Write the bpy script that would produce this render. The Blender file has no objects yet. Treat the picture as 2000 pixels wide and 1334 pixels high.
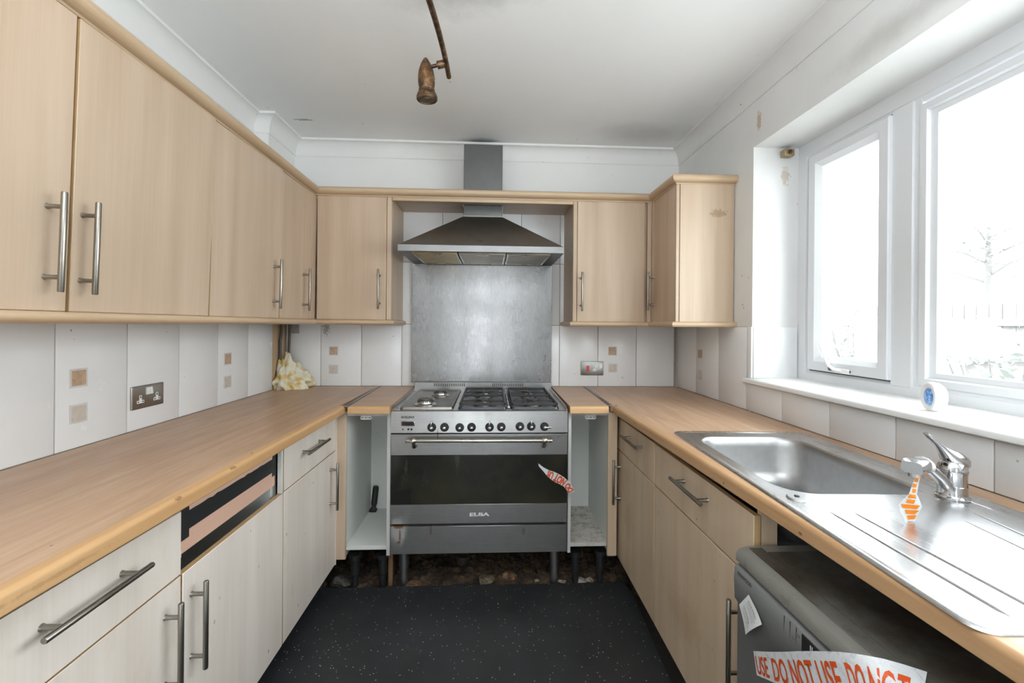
import bpy, bmesh, math, random
from mathutils import Vector, Matrix, noise
random.seed(7)
SC = bpy.context.scene
COL = SC.collection
PI = math.pi

# ------------------------------------------------------------------ camera
CAMZ, FPX, YAW, ROLL, CY = 1.31, 838.1, .0471, .0084, 634.7
cam = bpy.data.objects.new('camera', bpy.data.cameras.new('camera'))
COL.objects.link(cam)
_r = Vector((math.cos(YAW), -math.sin(YAW), 0)); _u = Vector((0, 0, 1))
_R = _r * math.cos(ROLL) + _u * math.sin(ROLL)
_U = -_r * math.sin(ROLL) + _u * math.cos(ROLL)
_B = _R.cross(_U)
cam.matrix_world = Matrix(((_R.x, _U.x, _B.x, 0), (_R.y, _U.y, _B.y, 0), (_R.z, _U.z, _B.z, CAMZ), (0, 0, 0, 1)))
cam.data.sensor_width = 36.0
cam.data.lens = FPX * 36.0 / 2000.0
cam.data.shift_y = -(667 - CY) / 2000.0
cam.data.clip_start = .02
SC.camera = cam

# ------------------------------------------------------------------ sky: bright even overcast
world = bpy.data.worlds.new('overcast_sky'); SC.world = world
world.use_nodes = True
_bg = world.node_tree.nodes['Background']
_bg.inputs['Color'].default_value = (.91, .96, 1.0, 1)
_bg.inputs['Strength'].default_value = 10.0
SC.view_settings.view_transform = 'Standard'
SC.view_settings.look = 'None'
SC.view_settings.exposure = 0.05
SC.view_settings.gamma = 1.0
SC.view_settings.use_curve_mapping = False
try:
    SC.cycles.max_bounces = 10; SC.cycles.diffuse_bounces = 6; SC.cycles.transparent_max_bounces = 12
    SC.cycles.caustics_reflective = False; SC.cycles.caustics_refractive = False
    SC.cycles.sample_clamp_indirect = 6.0
except Exception:
    pass

def portal(name, loc, rot, sx, sy):
    """sampling guide only (gives off no light): tells the renderer where the sky enters the room"""
    l = bpy.data.lights.new(name, 'AREA'); l.shape = 'RECTANGLE'; l.size = sx; l.size_y = sy
    l.cycles.is_portal = True
    o = bpy.data.objects.new(name, l); COL.objects.link(o); o.location = loc; o.rotation_euler = rot
    return o
portal('window_opening_portal', (1.60, 1.0, 1.6), (0, PI/2, 0), 1.15, 2.0)
portal('rear_opening_portal', (-.19, -2.75, 1.0), (PI/2, 0, PI), .55, 2.05)
# added fill lamp behind the camera, aimed up to brighten the ceiling
_fl = bpy.data.lights.new('ceiling_fill', 'AREA'); _fl.shape = 'DISK'; _fl.size = .5; _fl.energy = 78; _fl.color = (.91, .965, 1)
_fo = bpy.data.objects.new('ceiling_fill', _fl); COL.objects.link(_fo); _fo.location = (.05, -.55, 1.60); _fo.rotation_euler = (PI - .05, 0, 0)

# ------------------------------------------------------------------ scene helpers
W = {}
def _tag(o, label=None, cat=None, group=None, kind=None):
    if label: o['label'] = label
    if cat: o['category'] = cat
    if group: o['group'] = group
    if kind: o['kind'] = kind
def thing(name, label, cat, loc, group=None, rot=None):
    o = bpy.data.objects.new(name, None); COL.objects.link(o)
    o.empty_display_size = .05
    o.location = loc
    if rot: o.rotation_euler = rot
    W[o] = Vector(loc)
    _tag(o, label, cat, group)
    return o
def setting(name, loc=(0, 0, 0)):
    o = bpy.data.objects.new(name, None); COL.objects.link(o); o.location = loc
    o.empty_display_size = .05
    W[o] = Vector(loc); o['kind'] = 'structure'
    return o
def _mesh(name, bm, mat, smooth):
    me = bpy.data.meshes.new(name)
    bmesh.ops.recalc_face_normals(bm, faces=bm.faces)
    bm.to_mesh(me); bm.free()
    mats = mat if isinstance(mat, (list, tuple)) else [mat]
    for m in mats: me.materials.append(m)
    if smooth:
        me.polygons.foreach_set('use_smooth', [True] * len(me.polygons))
        try: me.set_sharp_from_angle(angle=math.radians(smooth if smooth > 1 else 38))
        except Exception: pass
    return me
def part(name, bm, mat, parent, label=None, kind=None, smooth=38):
    """vertices in world coordinates (before the thing's own rotation); linked as ONE child mesh"""
    w = W[parent]
    bmesh.ops.translate(bm, verts=bm.verts, vec=-w)
    o = bpy.data.objects.new(name, _mesh(name, bm, mat, smooth)); COL.objects.link(o)
    o.parent = parent; W[o] = w.copy()
    _tag(o, label, None, None, kind)
    return o
def inst(name, me, parent, loc, rot=(0, 0, 0), label=None, mat=None):
    """a child that shares mesh data with its likes; loc in world coordinates"""
    o = bpy.data.objects.new(name, me); COL.objects.link(o)
    o.parent = parent; o.location = Vector(loc) - W[parent]; o.rotation_euler = rot
    W[o] = Vector(loc)
    _tag(o, label)
    return o
def solo(name, bm, mat, label, cat, loc, group=None, kind=None, smooth=38):
    bmesh.ops.translate(bm, verts=bm.verts, vec=-Vector(loc))
    o = bpy.data.objects.new(name, _mesh(name, bm, mat, smooth)); COL.objects.link(o)
    o.location = loc; W[o] = Vector(loc)
    _tag(o, label, cat, group, kind)
    return o
def struct(name, bm, mat, smooth=38):
    return solo(name, bm, mat, None, None, (0, 0, 0), kind='structure', smooth=smooth)

# ------------------------------------------------------------------ mesh helpers
def NB(): return bmesh.new()
def box(bm, x0, x1, y0, y1, z0, z1, bev=0, seg=1):
    if x0 > x1: x0, x1 = x1, x0
    if y0 > y1: y0, y1 = y1, y0
    if z0 > z1: z0, z1 = z1, z0
    v = [bm.verts.new(p) for p in ((x0,y0,z0),(x1,y0,z0),(x1,y1,z0),(x0,y1,z0),(x0,y0,z1),(x1,y0,z1),(x1,y1,z1),(x0,y1,z1))]
    fs = [bm.faces.new([v[i] for i in q]) for q in ((3,2,1,0),(4,5,6,7),(0,1,5,4),(1,2,6,5),(2,3,7,6),(3,0,4,7))]
    if bev:
        es = list({e for f in fs for e in f.edges})
        bmesh.ops.bevel(bm, geom=es, offset=bev, segments=seg, affect='EDGES', profile=.5)
    return bm
def hexa(bm, lo, hi):
    """box from two 4-point loops"""
    a = [bm.verts.new(p) for p in lo]; b = [bm.verts.new(p) for p in hi]
    n = len(a)
    bm.faces.new(a[::-1]); bm.faces.new(b)
    for i in range(n): bm.faces.new((a[i], a[(i+1) % n], b[(i+1) % n], b[i]))
    return bm
def prism(bm, poly, vec):
    vec = Vector(vec)
    return hexa(bm, poly, [Vector(p) + vec for p in poly])
def loft(bm, loops, cap0=True, cap1=True, closed=True):
    vs = [[bm.verts.new(p) for p in l] for l in loops]
    n = len(vs[0])
    for a, b in zip(vs, vs[1:]):
        for i in range(n if closed else n - 1):
            j = (i + 1) % n
            bm.faces.new((a[i], a[j], b[j], b[i]))
    if cap0: bm.faces.new(vs[0][::-1])
    if cap1: bm.faces.new(vs[-1])
    return vs
def frames(pts):
    pts = [Vector(p) for p in pts]; out = []
    up = None
    for i, p in enumerate(pts):
        t = (pts[min(i+1, len(pts)-1)] - pts[max(i-1, 0)]).normalized()
        if up is None:
            up = Vector((0, 0, 1)) if abs(t.z) < .9 else Vector((1, 0, 0))
        s = t.cross(up).normalized(); up = s.cross(t).normalized()
        out.append((p, s, up, t))
    return out
def tube(bm, pts, r, n=12, cap=True, flat=1.0):
    fr = frames(pts); loops = []
    for i, (p, s, u, t) in enumerate(fr):
        rr = r[i] if isinstance(r, (list, tuple)) else r
        loops.append([p + s * math.cos(2*PI*k/n) * rr + u * math.sin(2*PI*k/n) * rr * flat for k in range(n)])
    loft(bm, loops, cap, cap)
    return bm
def lathe(bm, prof, c, axis=(0, 0, 1), n=24, cap=True):
    a = Vector(axis).normalized()
    s = a.cross(Vector((0, 0, 1)) if abs(a.z) < .9 else Vector((1, 0, 0))).normalized(); u = a.cross(s)
    c = Vector(c)
    loft(bm, [[c + a*h + (s*math.cos(2*PI*k/n) + u*math.sin(2*PI*k/n)) * max(r, 1e-4) for k in range(n)] for r, h in prof], cap, cap)
    return bm
def rrect(x0, x1, y0, y1, r, n=6):
    pts = []
    for cx, cy, a in ((x1-r, y1-r, 0), (x0+r, y1-r, 90), (x0+r, y0+r, 180), (x1-r, y0+r, 270)):
        for k in range(n + 1):
            t = math.radians(a + 90*k/n)
            pts.append((cx + r*math.cos(t), cy + r*math.sin(t)))
    return pts
def sweep_loops(path, prof):
    """mitred horizontal sweep; path of (x,y), profile of (outward n, z); outward = right of travel"""
    P = [Vector(p) for p in path]; L = []
    for i, p in enumerate(P):
        d0 = (P[i] - P[i-1]).normalized() if i else None
        d1 = (P[i+1] - P[i]).normalized() if i < len(P)-1 else None
        if d0 is None: d0 = d1
        if d1 is None: d1 = d0
        n0 = Vector((d0.y, -d0.x)); n1 = Vector((d1.y, -d1.x))
        m = (n0 + n1).normalized(); m = m / max(m.dot(n0), .2)
        L.append([(p.x + m.x*a, p.y + m.y*a, z) for a, z in prof])
    return L
def ring(bm, y0, y1, z0, z1, prof):
    """rectangular frame in the plane X = const with a profile of (inset, x); open strips joined into a solid loop"""
    loops = []
    for ins, x in prof:
        loops.append([(x, y0+ins, z0+ins), (x, y1-ins, z0+ins), (x, y1-ins, z1-ins), (x, y0+ins, z1-ins)])
    loops.append(loops[0])
    vs = [[bm.verts.new(p) for p in l] for l in loops[:-1]]
    vs.append(vs[0])
    for a, b in zip(vs, vs[1:]):
        for i in range(4):
            j = (i+1) % 4
            bm.faces.new((a[i], a[j], b[j], b[i]))
    return bm
def text_bm(s, size, fn, depth=0.0, bold=0.0, sub=0, xscale=1.0, align='LEFT'):
    """letters as flat triangles mapped through fn(x, y, h)"""
    cu = bpy.data.curves.new('lettering', 'FONT'); cu.body = s; cu.size = size; cu.align_x = align
    cu.offset = bold; cu.fill_mode = 'FRONT' if not depth else 'BOTH'; cu.extrude = depth; cu.resolution_u = 3
    o = bpy.data.objects.new('lettering', cu); COL.objects.link(o)
    dg = bpy.context.evaluated_depsgraph_get(); me = bpy.data.meshes.new_from_object(o.evaluated_get(dg))
    bpy.data.objects.remove(o); bpy.data.curves.remove(cu)
    bm = bmesh.new(); bm.from_mesh(me); bpy.data.meshes.remove(me)
    if sub:
        bmesh.ops.triangulate(bm, faces=bm.faces)
        bmesh.ops.subdivide_edges(bm, edges=bm.edges, cuts=sub, use_grid_fill=True)
    for v in bm.verts: v.co = Vector(fn(v.co.x * xscale, v.co.y, v.co.z))
    return bm

# ------------------------------------------------------------------ material helpers
class Mat:
    def __init__(s, name, rough=.5, metal=0.0, spec=None, color=(.8, .8, .8)):
        s.m = bpy.data.materials.new(name); s.m.use_nodes = True
        s.t = s.m.node_tree; s.b = s.t.nodes['Principled BSDF']
        s.b.inputs['Roughness'].default_value = rough; s.b.inputs['Metallic'].default_value = metal
        s.b.inputs['Base Color'].default_value = (*color, 1)
        if spec is not None: s.b.inputs['Specular IOR Level'].default_value = spec
        s.pos = None
    def n(s, ty): return s.t.nodes.new(ty)
    def l(s, a, b): s.t.links.new(a, b)
    def coord(s, scale=(1, 1, 1), rnd=True, world=False):
        if world:
            v = s.n('ShaderNodeNewGeometry').outputs['Position']
        else:
            v = s.n('ShaderNodeTexCoord').outputs['Object']
            if rnd:
                oi = s.n('ShaderNodeObjectInfo'); mu = s.n('ShaderNodeMath'); mu.operation = 'MULTIPLY'; mu.inputs[1].default_value = 37.0
                s.l(oi.outputs['Random'], mu.inputs[0])
                ad = s.n('ShaderNodeVectorMath'); ad.operation = 'ADD'; s.l(v, ad.inputs[0]); s.l(mu.outputs[0], ad.inputs[1]); v = ad.outputs[0]
        mp = s.n('ShaderNodeVectorMath'); mp.operation = 'MULTIPLY'; s.l(v, mp.inputs[0]); mp.inputs[1].default_value = scale
        return mp.outputs[0]
    def noise(s, vec, scale, detail=4, rough=.55, dist=0.0):
        t = s.n('ShaderNodeTexNoise'); s.l(vec, t.inputs['Vector']); t.inputs['Scale'].default_value = scale
        t.inputs['Detail'].default_value = detail; t.inputs['Roughness'].default_value = rough; t.inputs['Distortion'].default_value = dist
        return t.outputs['Fac']
    def ramp(s, fac, stops):
        r = s.n('ShaderNodeValToRGB'); s.l(fac, r.inputs['Fac']); e = r.color_ramp.elements
        while len(e) < len(stops): e.new(.5)
        for q, (p, c) in zip(e, stops):
            q.position = p; q.color = (*c, 1) if isinstance(c, tuple) else (c, c, c, 1)
        return r.outputs['Color']
    def mix(s, fac, a, b, mode='MIX'):
        x = s.n('ShaderNodeMix'); x.data_type = 'RGBA'; x.blend_type = mode
        for k, val in ((0, fac), (6, a), (7, b)):
            if isinstance(val, (int, float)): x.inputs[k].default_value = val if k == 0 else (val, val, val, 1)
            elif isinstance(val, tuple): x.inputs[k].default_value = (*val, 1)
            else: s.l(val, x.inputs[k])
        return x.outputs[2]
    def math(s, op, a, b=0.0, clamp=False):
        x = s.n('ShaderNodeMath'); x.operation = op; x.use_clamp = clamp
        for k, val in ((0, a), (1, b)):
            if isinstance(val, (int, float)): x.inputs[k].default_value = val
            else: s.l(val, x.inputs[k])
        return x.outputs[0]
    def stain(s, c, rad, warp=.5, nscale=9.0, hard=.35):
        """blob mask about a world point: 1 inside, 0 outside, with a ragged edge"""
        v = s.n('ShaderNodeNewGeometry').outputs['Position']
        su = s.n('ShaderNodeVectorMath'); su.operation = 'SUBTRACT'; s.l(v, su.inputs[0]); su.inputs[1].default_value = c
        dv = s.n('ShaderNodeVectorMath'); dv.operation = 'DIVIDE'; s.l(su.outputs[0], dv.inputs[0]); dv.inputs[1].default_value = rad
        ln = s.n('ShaderNodeVectorMath'); ln.operation = 'LENGTH'; s.l(dv.outputs[0], ln.inputs[0])
        nz = s.math('MULTIPLY', s.math('SUBTRACT', s.noise(v, nscale, 5, .7), .5), warp * 2)
        d = s.math('ADD', ln.outputs['Value'], nz)
        mr = s.n('ShaderNodeMapRange'); mr.interpolation_type = 'SMOOTHSTEP'; s.l(d, mr.inputs[0])
        mr.inputs[1].default_value = 1.0; mr.inputs[2].default_value = 1.0 - max(hard, .02); mr.inputs[3].default_value = 0; mr.inputs[4].default_value = 1
        return mr.outputs[0]
    def base(s, c): s.l(c, s.b.inputs['Base Color'])
    def rough(s, c): s.l(c, s.b.inputs['Roughness'])
    def bump(s, h, strength=.2, dist=.002):
        b = s.n('ShaderNodeBump'); s.l(h, b.inputs['Height']); b.inputs['Strength'].default_value = strength; b.inputs['Distance'].default_value = dist
        s.l(b.outputs[0], s.b.inputs['Normal'])

def specks(M, col, c, vec, scale, thr, soft=.02, amt=1.0):
    """small dark fly-spots / chips: isolated dots of a cell texture"""
    v = M.n('ShaderNodeTexVoronoi'); M.l(vec, v.inputs['Vector']); v.inputs['Scale'].default_value = scale
    a = M.ramp(v.outputs['Distance'], [(0, 1.0), (thr, 1.0), (thr + soft, 0.0)])
    k = M.noise(vec, scale * .35, 2)
    g = M.ramp(k, [(.55, 0.0), (.62, 1.0)])
    f = M.math('MULTIPLY', M.math('MULTIPLY', a, g), amt)
    return M.mix(f, col, c)

def wood(name, c0, c1, grain='Z', rough=.42, streak=14, dirt=None, speck=None, stains=()):
    M = Mat(name, rough)
    ax = {'X': 0, 'Y': 1, 'Z': 2}[grain]
    def sc(a, b):
        v = [a, a, a]; v[ax] = b; return tuple(v)
    n1 = M.noise(M.coord(sc(streak, .9)), 1.0, 3, .5, .3)
    n2 = M.noise(M.coord(sc(150, 3.5)), 1.0, 3, .6)
    n3 = M.noise(M.coord((2.2, 2.2, 1.4)), 1.0, 2)
    f = M.math('ADD', M.math('MULTIPLY', n1, .62), M.math('ADD', M.math('MULTIPLY', n2, .2), M.math('MULTIPLY', n3, .18)))
    col = M.ramp(f, [(.36, c0), (.50, tuple((a+b)/2 for a, b in zip(c0, c1))), (.64, c1)])
    if dirt:
        d = M.ramp(M.noise(M.coord(sc(7, 3.0)), 1.0, 5, .7), [(.58, 0.0), (.78, 1.0)])
        col = M.mix(M.math('MULTIPLY', d, .45), col, dirt)
    if speck:
        col = specks(M, col, speck, M.coord(sc(1.0, .55)), 26, .07, .03, .85)
    for c, r, wp, ns, hd, am, cc in stains:
        col = M.mix(M.math('MULTIPLY', M.stain(c, r, wp, ns, hd), am), col, cc)
    M.base(col)
    M.bump(n2, .05, .001)
    return M
def painted(name, c, dirt=.12, rough=.6, speckle=True, smudge=(.42, .40, .37)):
    M = Mat(name, rough)
    v = M.coord((1, 1, 1), rnd=False)
    a = M.noise(v, 1.6, 5, .62); b = M.noise(v, 11, 6, .7)
    col = M.mix(M.ramp(a, [(.35, 0.0), (.75, 1.0)]), c, tuple(x * (1 - dirt) for x in c))
    if speckle:
        col = M.mix(M.math('MULTIPLY', M.ramp(b, [(.66, 0.0), (.80, 1.0)]), .55), col, smudge)
        col = specks(M, col, (.12, .10, .09), v, 17, .035, .012, .8)
    M.base(col)
    M.bump(M.noise(v, 60, 4), .12, .002)
    return M
def plastic(name, c, rough=.4, dirt=0):
    M = Mat(name, rough)
    v = M.coord()
    M.base(M.mix(M.ramp(M.noise(v, 18, 5, .65), [(.45, 0.0), (.8, 1.0)]), c, tuple(x * (1 - .12 - dirt) for x in c)))
    return M
def steel(name, c=(.62, .62, .61), rough=.28, axis=(1, 60, 60), smudge=.3, dirt=None, bump=.04):
    """brushed steel; axis = texture stretch (small number along the brushing)"""
    M = Mat(name, rough, 1.0)
    v = M.coord(axis); w = M.coord((1, 1, 1))
    f = M.noise(v, 8, 3, .6)
    g = M.noise(w, 4.5, 6, .65)
    col = M.mix(M.ramp(f, [(.3, 0.0), (.7, 1.0)]), tuple(x * .9 for x in c), c)
    col = M.mix(M.math('MULTIPLY', M.ramp(g, [(.42, 0.0), (.72, 1.0)]), smudge), col, tuple(x * .62 for x in c))
    if dirt:
        h = M.noise(w, 13, 6, .75)
        col = M.mix(M.math('MULTIPLY', M.ramp(h, [(.60, 0.0), (.76, 1.0)]), .7), col, dirt)
    M.base(col)
    r = M.math('ADD', M.math('MULTIPLY', g, .30), M.math('ADD', rough - .17, M.math('MULTIPLY', f, .06)), True)
    M.rough(r)
    if bump: M.bump(f, bump, .0006)
    return M
# ------------------------------------------------------------------ materials
MAPLE = wood('maple_foil', (.465, .345, .240), (.57, .442, .327), 'Z', .40, stains=[((1.15, 2.132, 1.885), (.05, .03, .022), 1.4, 70, .3, .6, (.30, .19, .09))]).m
MAPLE_H = wood('maple_foil_lying', (.465, .345, .240), (.57, .442, .327), 'X', .40).m
MAPLE_LIT = wood('window_lit_maple_foil', (.665, .585, .51), (.775, .705, .635), 'Z', .42, dirt=(.52, .40, .27), speck=(.16, .09, .05)).m  # maple lightened for the window light on it, plus dirt and dark specks
MAPLE_LOW = wood('maple_foil_worn', (.51, .385, .265), (.62, .49, .355), 'Z', .42, dirt=(.40, .26, .14), speck=(.18, .10, .05), stains=[((.655, 1.42, .33), (.05, .20, .10), .9, 24, .9, .35, (.32, .19, .09)), ((.655, 2.0, .40), (.05, .10, .12), .9, 24, .9, .3, (.32, .19, .09))]).m  # maple raised in tone for bounced light, under its own dirt and stains
MOULD_Y = wood('maple_moulding_y', (.46, .325, .20), (.56, .42, .28), 'Y', .38).m
MOULD_X = wood('maple_moulding_x', (.46, .325, .20), (.56, .42, .28), 'X', .38).m
EDGE_Y = wood('beech_edging_y', (.47, .265, .115), (.61, .39, .20), 'Y', .38, speck=(.2, .10, .04), stains=[((-.717, 1.225, .906), (.02, .016, .004), 1.4, 90, .3, .6, (.14, .07, .03)), ((-.717, 1.02, .905), (.02, .010, .004), 1.6, 110, .3, .6, (.14, .07, .03)), ((-.717, .75, .89), (.02, .12, .006), 1.0, 50, .6, .4, (.25, .13, .05))]).m
EDGE_R = wood('worn_beech_edging_y', (.38, .215, .10), (.54, .345, .19), 'Y', .42, dirt=(.17, .085, .035), speck=(.12, .06, .03)).m
EDGE_X = wood('beech_edging_x', (.46, .26, .115), (.60, .385, .20), 'X', .38, dirt=(.12, .07, .04)).m
PINK_PLY = wood('bare_pinkish_board', (.60, .37, .27), (.70, .46, .35), 'Y', .6).m
CARCASS = painted('white_melamine', (.70, .715, .69), .14, .5, True, (.34, .30, .24)).m
def _worktop(name, a0, a1, a2, g):
    M = Mat(name, .36)
    ax = 0 if g == 'X' else 1
    sc = lambda a, b: tuple(b if i == ax else a for i in range(3))
    n1 = M.noise(M.coord(sc(26, 2.4), False), 1.0, 4, .6, .4)
    n2 = M.noise(M.coord(sc(150, 6), False), 1.0, 3, .6)
    n3 = M.noise(M.coord(sc(7, 1.6), False), 1.0, 3)
    f = M.math('ADD', M.math('MULTIPLY', n1, .5), M.math('ADD', M.math('MULTIPLY', n2, .2), M.math('MULTIPLY', n3, .3)))
    col = M.ramp(f, [(.36, a0), (.50, a1), (.63, a2)])
    col = specks(M, col, (.10, .06, .04), M.coord((1, 1, 1), False), 14, .03, .012, .8)
    M.base(col); M.bump(n2, .05, .001)
    M.rough(M.math('ADD', M.math('MULTIPLY', n3, .25), .26))
    return M.m
BEECH_Y = _worktop('beech_laminate_y', (.37, .222, .13), (.455, .29, .18), (.55, .375, .25), 'Y')
BEECH_X = _worktop('beech_laminate_x', (.37, .222, .13), (.455, .29, .18), (.55, .375, .25), 'X')

WALL = painted('white_wall_paint', (.83, .83, .82), .06, .62).m
def _ceiling():
    M = Mat('white_ceiling_paint', .7)
    v = M.coord((1, 1, 1), rnd=False)
    col = M.mix(M.ramp(M.noise(v, 1.3, 5, .6), [(.35, 0.0), (.75, 1.0)]), (.85, .85, .845), (.80, .80, .795))
    col = specks(M, col, (.10, .09, .08), v, 13, .055, .02, .7)
    # soot above the chimney and where the light fitting was fixed, brown scuffs in the corner
    col = M.mix(M.math('MULTIPLY', M.stain((-.075, 2.73, 2.47), (.20, .075, .2), .35, 9, .95), .85), col, (.05, .05, .05))
    col = M.mix(M.math('MULTIPLY', M.stain((-.14, 1.45, 2.47), (.34, .22, .2), .5, 7, .95), .40), col, (.10, .10, .10))
    col = M.mix(M.math('MULTIPLY', M.stain((.95, 2.55, 2.47), (.42, .2, .2), .4, 5, .95), .30), col, (.22, .21, .20))
    col = M.mix(M.math('MULTIPLY', M.stain((-1.08, 2.50, 2.47), (.055, .012, .2), 1.5, 90, .25), .75), col, (.30, .20, .12))
    M.base(col); M.bump(M.noise(v, 70, 4), .12, .002)
    return M.m
CEIL = _ceiling()
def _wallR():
    M = Mat('backlit_wall_paint_with_chips', .62)
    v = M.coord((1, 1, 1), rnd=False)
    col = M.mix(M.ramp(M.noise(v, 1.6, 5, .62), [(.35, 0.0), (.75, 1.0)]), (.75, .75, .74), (.66, .66, .65))  # same white paint, greyed for the backlit window wall as well as grime
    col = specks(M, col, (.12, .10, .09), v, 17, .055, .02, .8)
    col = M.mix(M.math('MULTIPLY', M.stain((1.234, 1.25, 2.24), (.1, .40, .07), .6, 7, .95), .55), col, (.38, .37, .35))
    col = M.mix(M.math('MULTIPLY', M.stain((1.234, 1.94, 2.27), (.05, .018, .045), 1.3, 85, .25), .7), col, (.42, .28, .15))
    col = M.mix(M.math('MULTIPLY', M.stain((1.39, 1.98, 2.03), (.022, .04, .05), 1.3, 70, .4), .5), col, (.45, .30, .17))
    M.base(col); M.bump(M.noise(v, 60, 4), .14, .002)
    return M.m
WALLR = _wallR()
TILE = None
def _tile():
    M = Mat('white_glazed_tile', .22, 0, .5)
    v = M.coord((1, 1, 1))
    col = M.mix(M.ramp(M.noise(v, 5, 5, .6), [(.4, 0.0), (.8, 1.0)]), (.82, .825, .83), (.785, .79, .795))
    col = specks(M, col, (.20, .18, .16), v, 22, .06, .02, .75)
    col = M.mix(M.math('MULTIPLY', M.stain((-1.055, 2.79, 1.275), (.022, .06, .035), 3.2, 130, .15), .6), col, (.17, .12, .09))
    M.base(col); M.bump(M.noise(v, 14, 2), .05, .004)
    M.rough(M.math('ADD', .14, M.math('MULTIPLY', M.noise(v, 9, 5, .7), .20)))
    return M.m
TILE = _tile()
def _inset(name, a, b):
    M = Mat(name, .55)
    M.base(M.ramp(M.noise(M.coord(), 60, 5, .7), [(.35, a), (.62, b), (.8, (.72, .68, .62))]))
    return M.m
INSET_D = _inset('tan_stone_inset', (.42, .27, .17), (.55, .40, .28))
INSET_L = _inset('greyish_stone_inset', (.52, .46, .40), (.62, .55, .48))
GROUT = plastic('dirty_grout', (.36, .33, .29), .8, .25).m
INSB = plastic('inset_surround', (.66, .65, .63), .5, .1).m
EDGEBAND = plastic('yellowed_edge_band', (.52, .345, .17), .45).m
BEIGE = plastic('beige_backing_board', (.52, .38, .24), .7).m
UPVC = Mat('white_upvc', .30, 0, None, (.70, .715, .735)).m
SILLM = painted('white_gloss_sill', (.86, .86, .85), .08, .3, True).m
DARKGAP = plastic('dark_gap', (.05, .05, .05), .6).m
def _glass():
    M = Mat('window_glass'); t = M.t
    tr = M.n('ShaderNodeBsdfTransparent'); tr.inputs[0].default_value = (.97, .985, .98, 1)
    gl = M.n('ShaderNodeBsdfGlossy'); gl.inputs['Roughness'].default_value = .03
    lw = M.n('ShaderNodeLayerWeight'); lw.inputs[0].default_value = .5     # Facing is the same from both sides of the pane
    fr = M.math('ADD', .04, M.math('MULTIPLY', .9, M.math('POWER', lw.outputs['Facing'], 5.0)), True)
    mx = M.n('ShaderNodeMixShader'); M.l(fr, mx.inputs[0]); M.l(tr.outputs[0], mx.inputs[1]); M.l(gl.outputs[0], mx.inputs[2])
    M.l(mx.outputs[0], t.nodes['Material Output'].inputs[0])
    return M.m
GLASS = _glass()
STEEL_H = steel('brushed_steel_hood', (.25, .25, .25), .38, (1, 40, 40), .35, (.18, .15, .11)).m
STEEL_DARK = steel('greasy_dark_steel', (.26, .25, .235), .42, (1, 30, 30), .35, (.09, .075, .055)).m
STEEL_DUCT = steel('dull_duct_steel', (.165, .17, .165), .45, (30, 30, 1), .3).m
def _splash():
    M = Mat('scuffed_splashback_steel', .36, 1.0)
    v = M.coord((16, 16, 3)); w = M.coord((1, 1, 1)); z = M.coord((3, 3, .8))
    f = M.noise(v, 8, 3, .6); g = M.noise(w, 5, 6, .65); h = M.noise(z, 2.5, 5, .7)
    col = M.mix(M.ramp(f, [(.3, 0.0), (.7, 1.0)]), (.25, .25, .253), (.30, .30, .303))
    col = M.mix(M.math('MULTIPLY', M.ramp(h, [(.45, 0.0), (.75, 1.0)]), .35), col, (.13, .125, .12))
    col = specks(M, col, (.10, .08, .06), w, 26, .05, .02, .8)
    M.base(col); M.rough(M.math('ADD', .18, M.math('MULTIPLY', g, .20)))
    return M.m
SPLASH = _splash()
def _cooker():
    M = Mat('stained_cooker_steel', .3, 1.0)
    v = M.coord((1, 50, 50)); w = M.coord((1, 1, 1))
    f = M.noise(v, 8, 3, .6); g = M.noise(w, 5, 6, .65)
    col = M.mix(M.ramp(f, [(.3, 0.0), (.7, 1.0)]), (.375, .375, .37), (.445, .445, .44))
    col = M.mix(M.math('MULTIPLY', M.ramp(g, [(.42, 0.0), (.72, 1.0)]), .42), col, (.25, .245, .24))
    rust = (.23, .085, .02)
    for c, r, wp, a in (((-.447, 2.12, .318), (.030, .2, .012), .8, .9), ((-.440, 2.12, .275), (.006, .2, .04), .8, .85),
                        ((-.445, 2.12, .243), (.010, .2, .008), .8, .8), ((-.26, 2.12, .768), (.004, .2, .035), .5, .75),
                        ((-.29, 2.12, .30), (.008, .2, .03), .9, .45), ((-.24, 2.12, .325), (.05, .2, .008), .9, .55),
                        ((.165, 2.12, .29), (.01, .2, .025), .9, .4)):
        k = M.stain(c, r, wp * .5, 70, .5)
        col = M.mix(M.math('MULTIPLY', k, a), col, rust)
    M.base(col)
    M.rough(M.math('ADD', .17, M.math('MULTIPLY', g, .32))); M.bump(f, .04, .0006)
    met = M.math('SUBTRACT', 1.0, M.math('MULTIPLY', M.stain((-.447, 2.12, .30), (.05, .2, .08), .8, 70, .5), .6), True)
    M.l(met, M.b.inputs['Metallic'])
    return M.m
COOKER = _cooker()
TRAYM = steel('stained_tray_steel', (.30, .285, .265), .36, (1, 6, 6), .4, (.16, .10, .06)).m
WARM = steel('warm_steel', (.62, .585, .51), .26, (1, 1, 1), .3, (.25, .18, .10)).m
HOBTOP = steel('burnt_hob_steel', (.56, .545, .52), .30, (1, 40, 40), .4, (.20, .11, .05)).m
SINK = steel('sink_steel', (.64, .64, .645), .27, (40, 1.5, 40), .18, None, .03).m
BOWL = steel('shaded_bowl_steel', (.44, .44, .44), .40, (6, 6, 6), .3, None, .03).m  # sink steel darkened for the shade inside the bowl, rougher finish
CHROME = steel('chrome', (.60, .60, .61), .12, (1, 1, 1), .1, None, 0).m
HANDLE = steel('worn_nickel', (.34, .32, .285), .32, (1, 1, 1), .35, (.20, .14, .09)).m
BRASSY = steel('tarnished_bracket', (.50, .40, .24), .4, (1, 1, 1), .4, (.2, .12, .05)).m
FILTER_Y = steel('yellowed_filter_mesh', (.62, .47, .20), .36, (1, 1, 1), .3, (.30, .26, .20)).m
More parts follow.
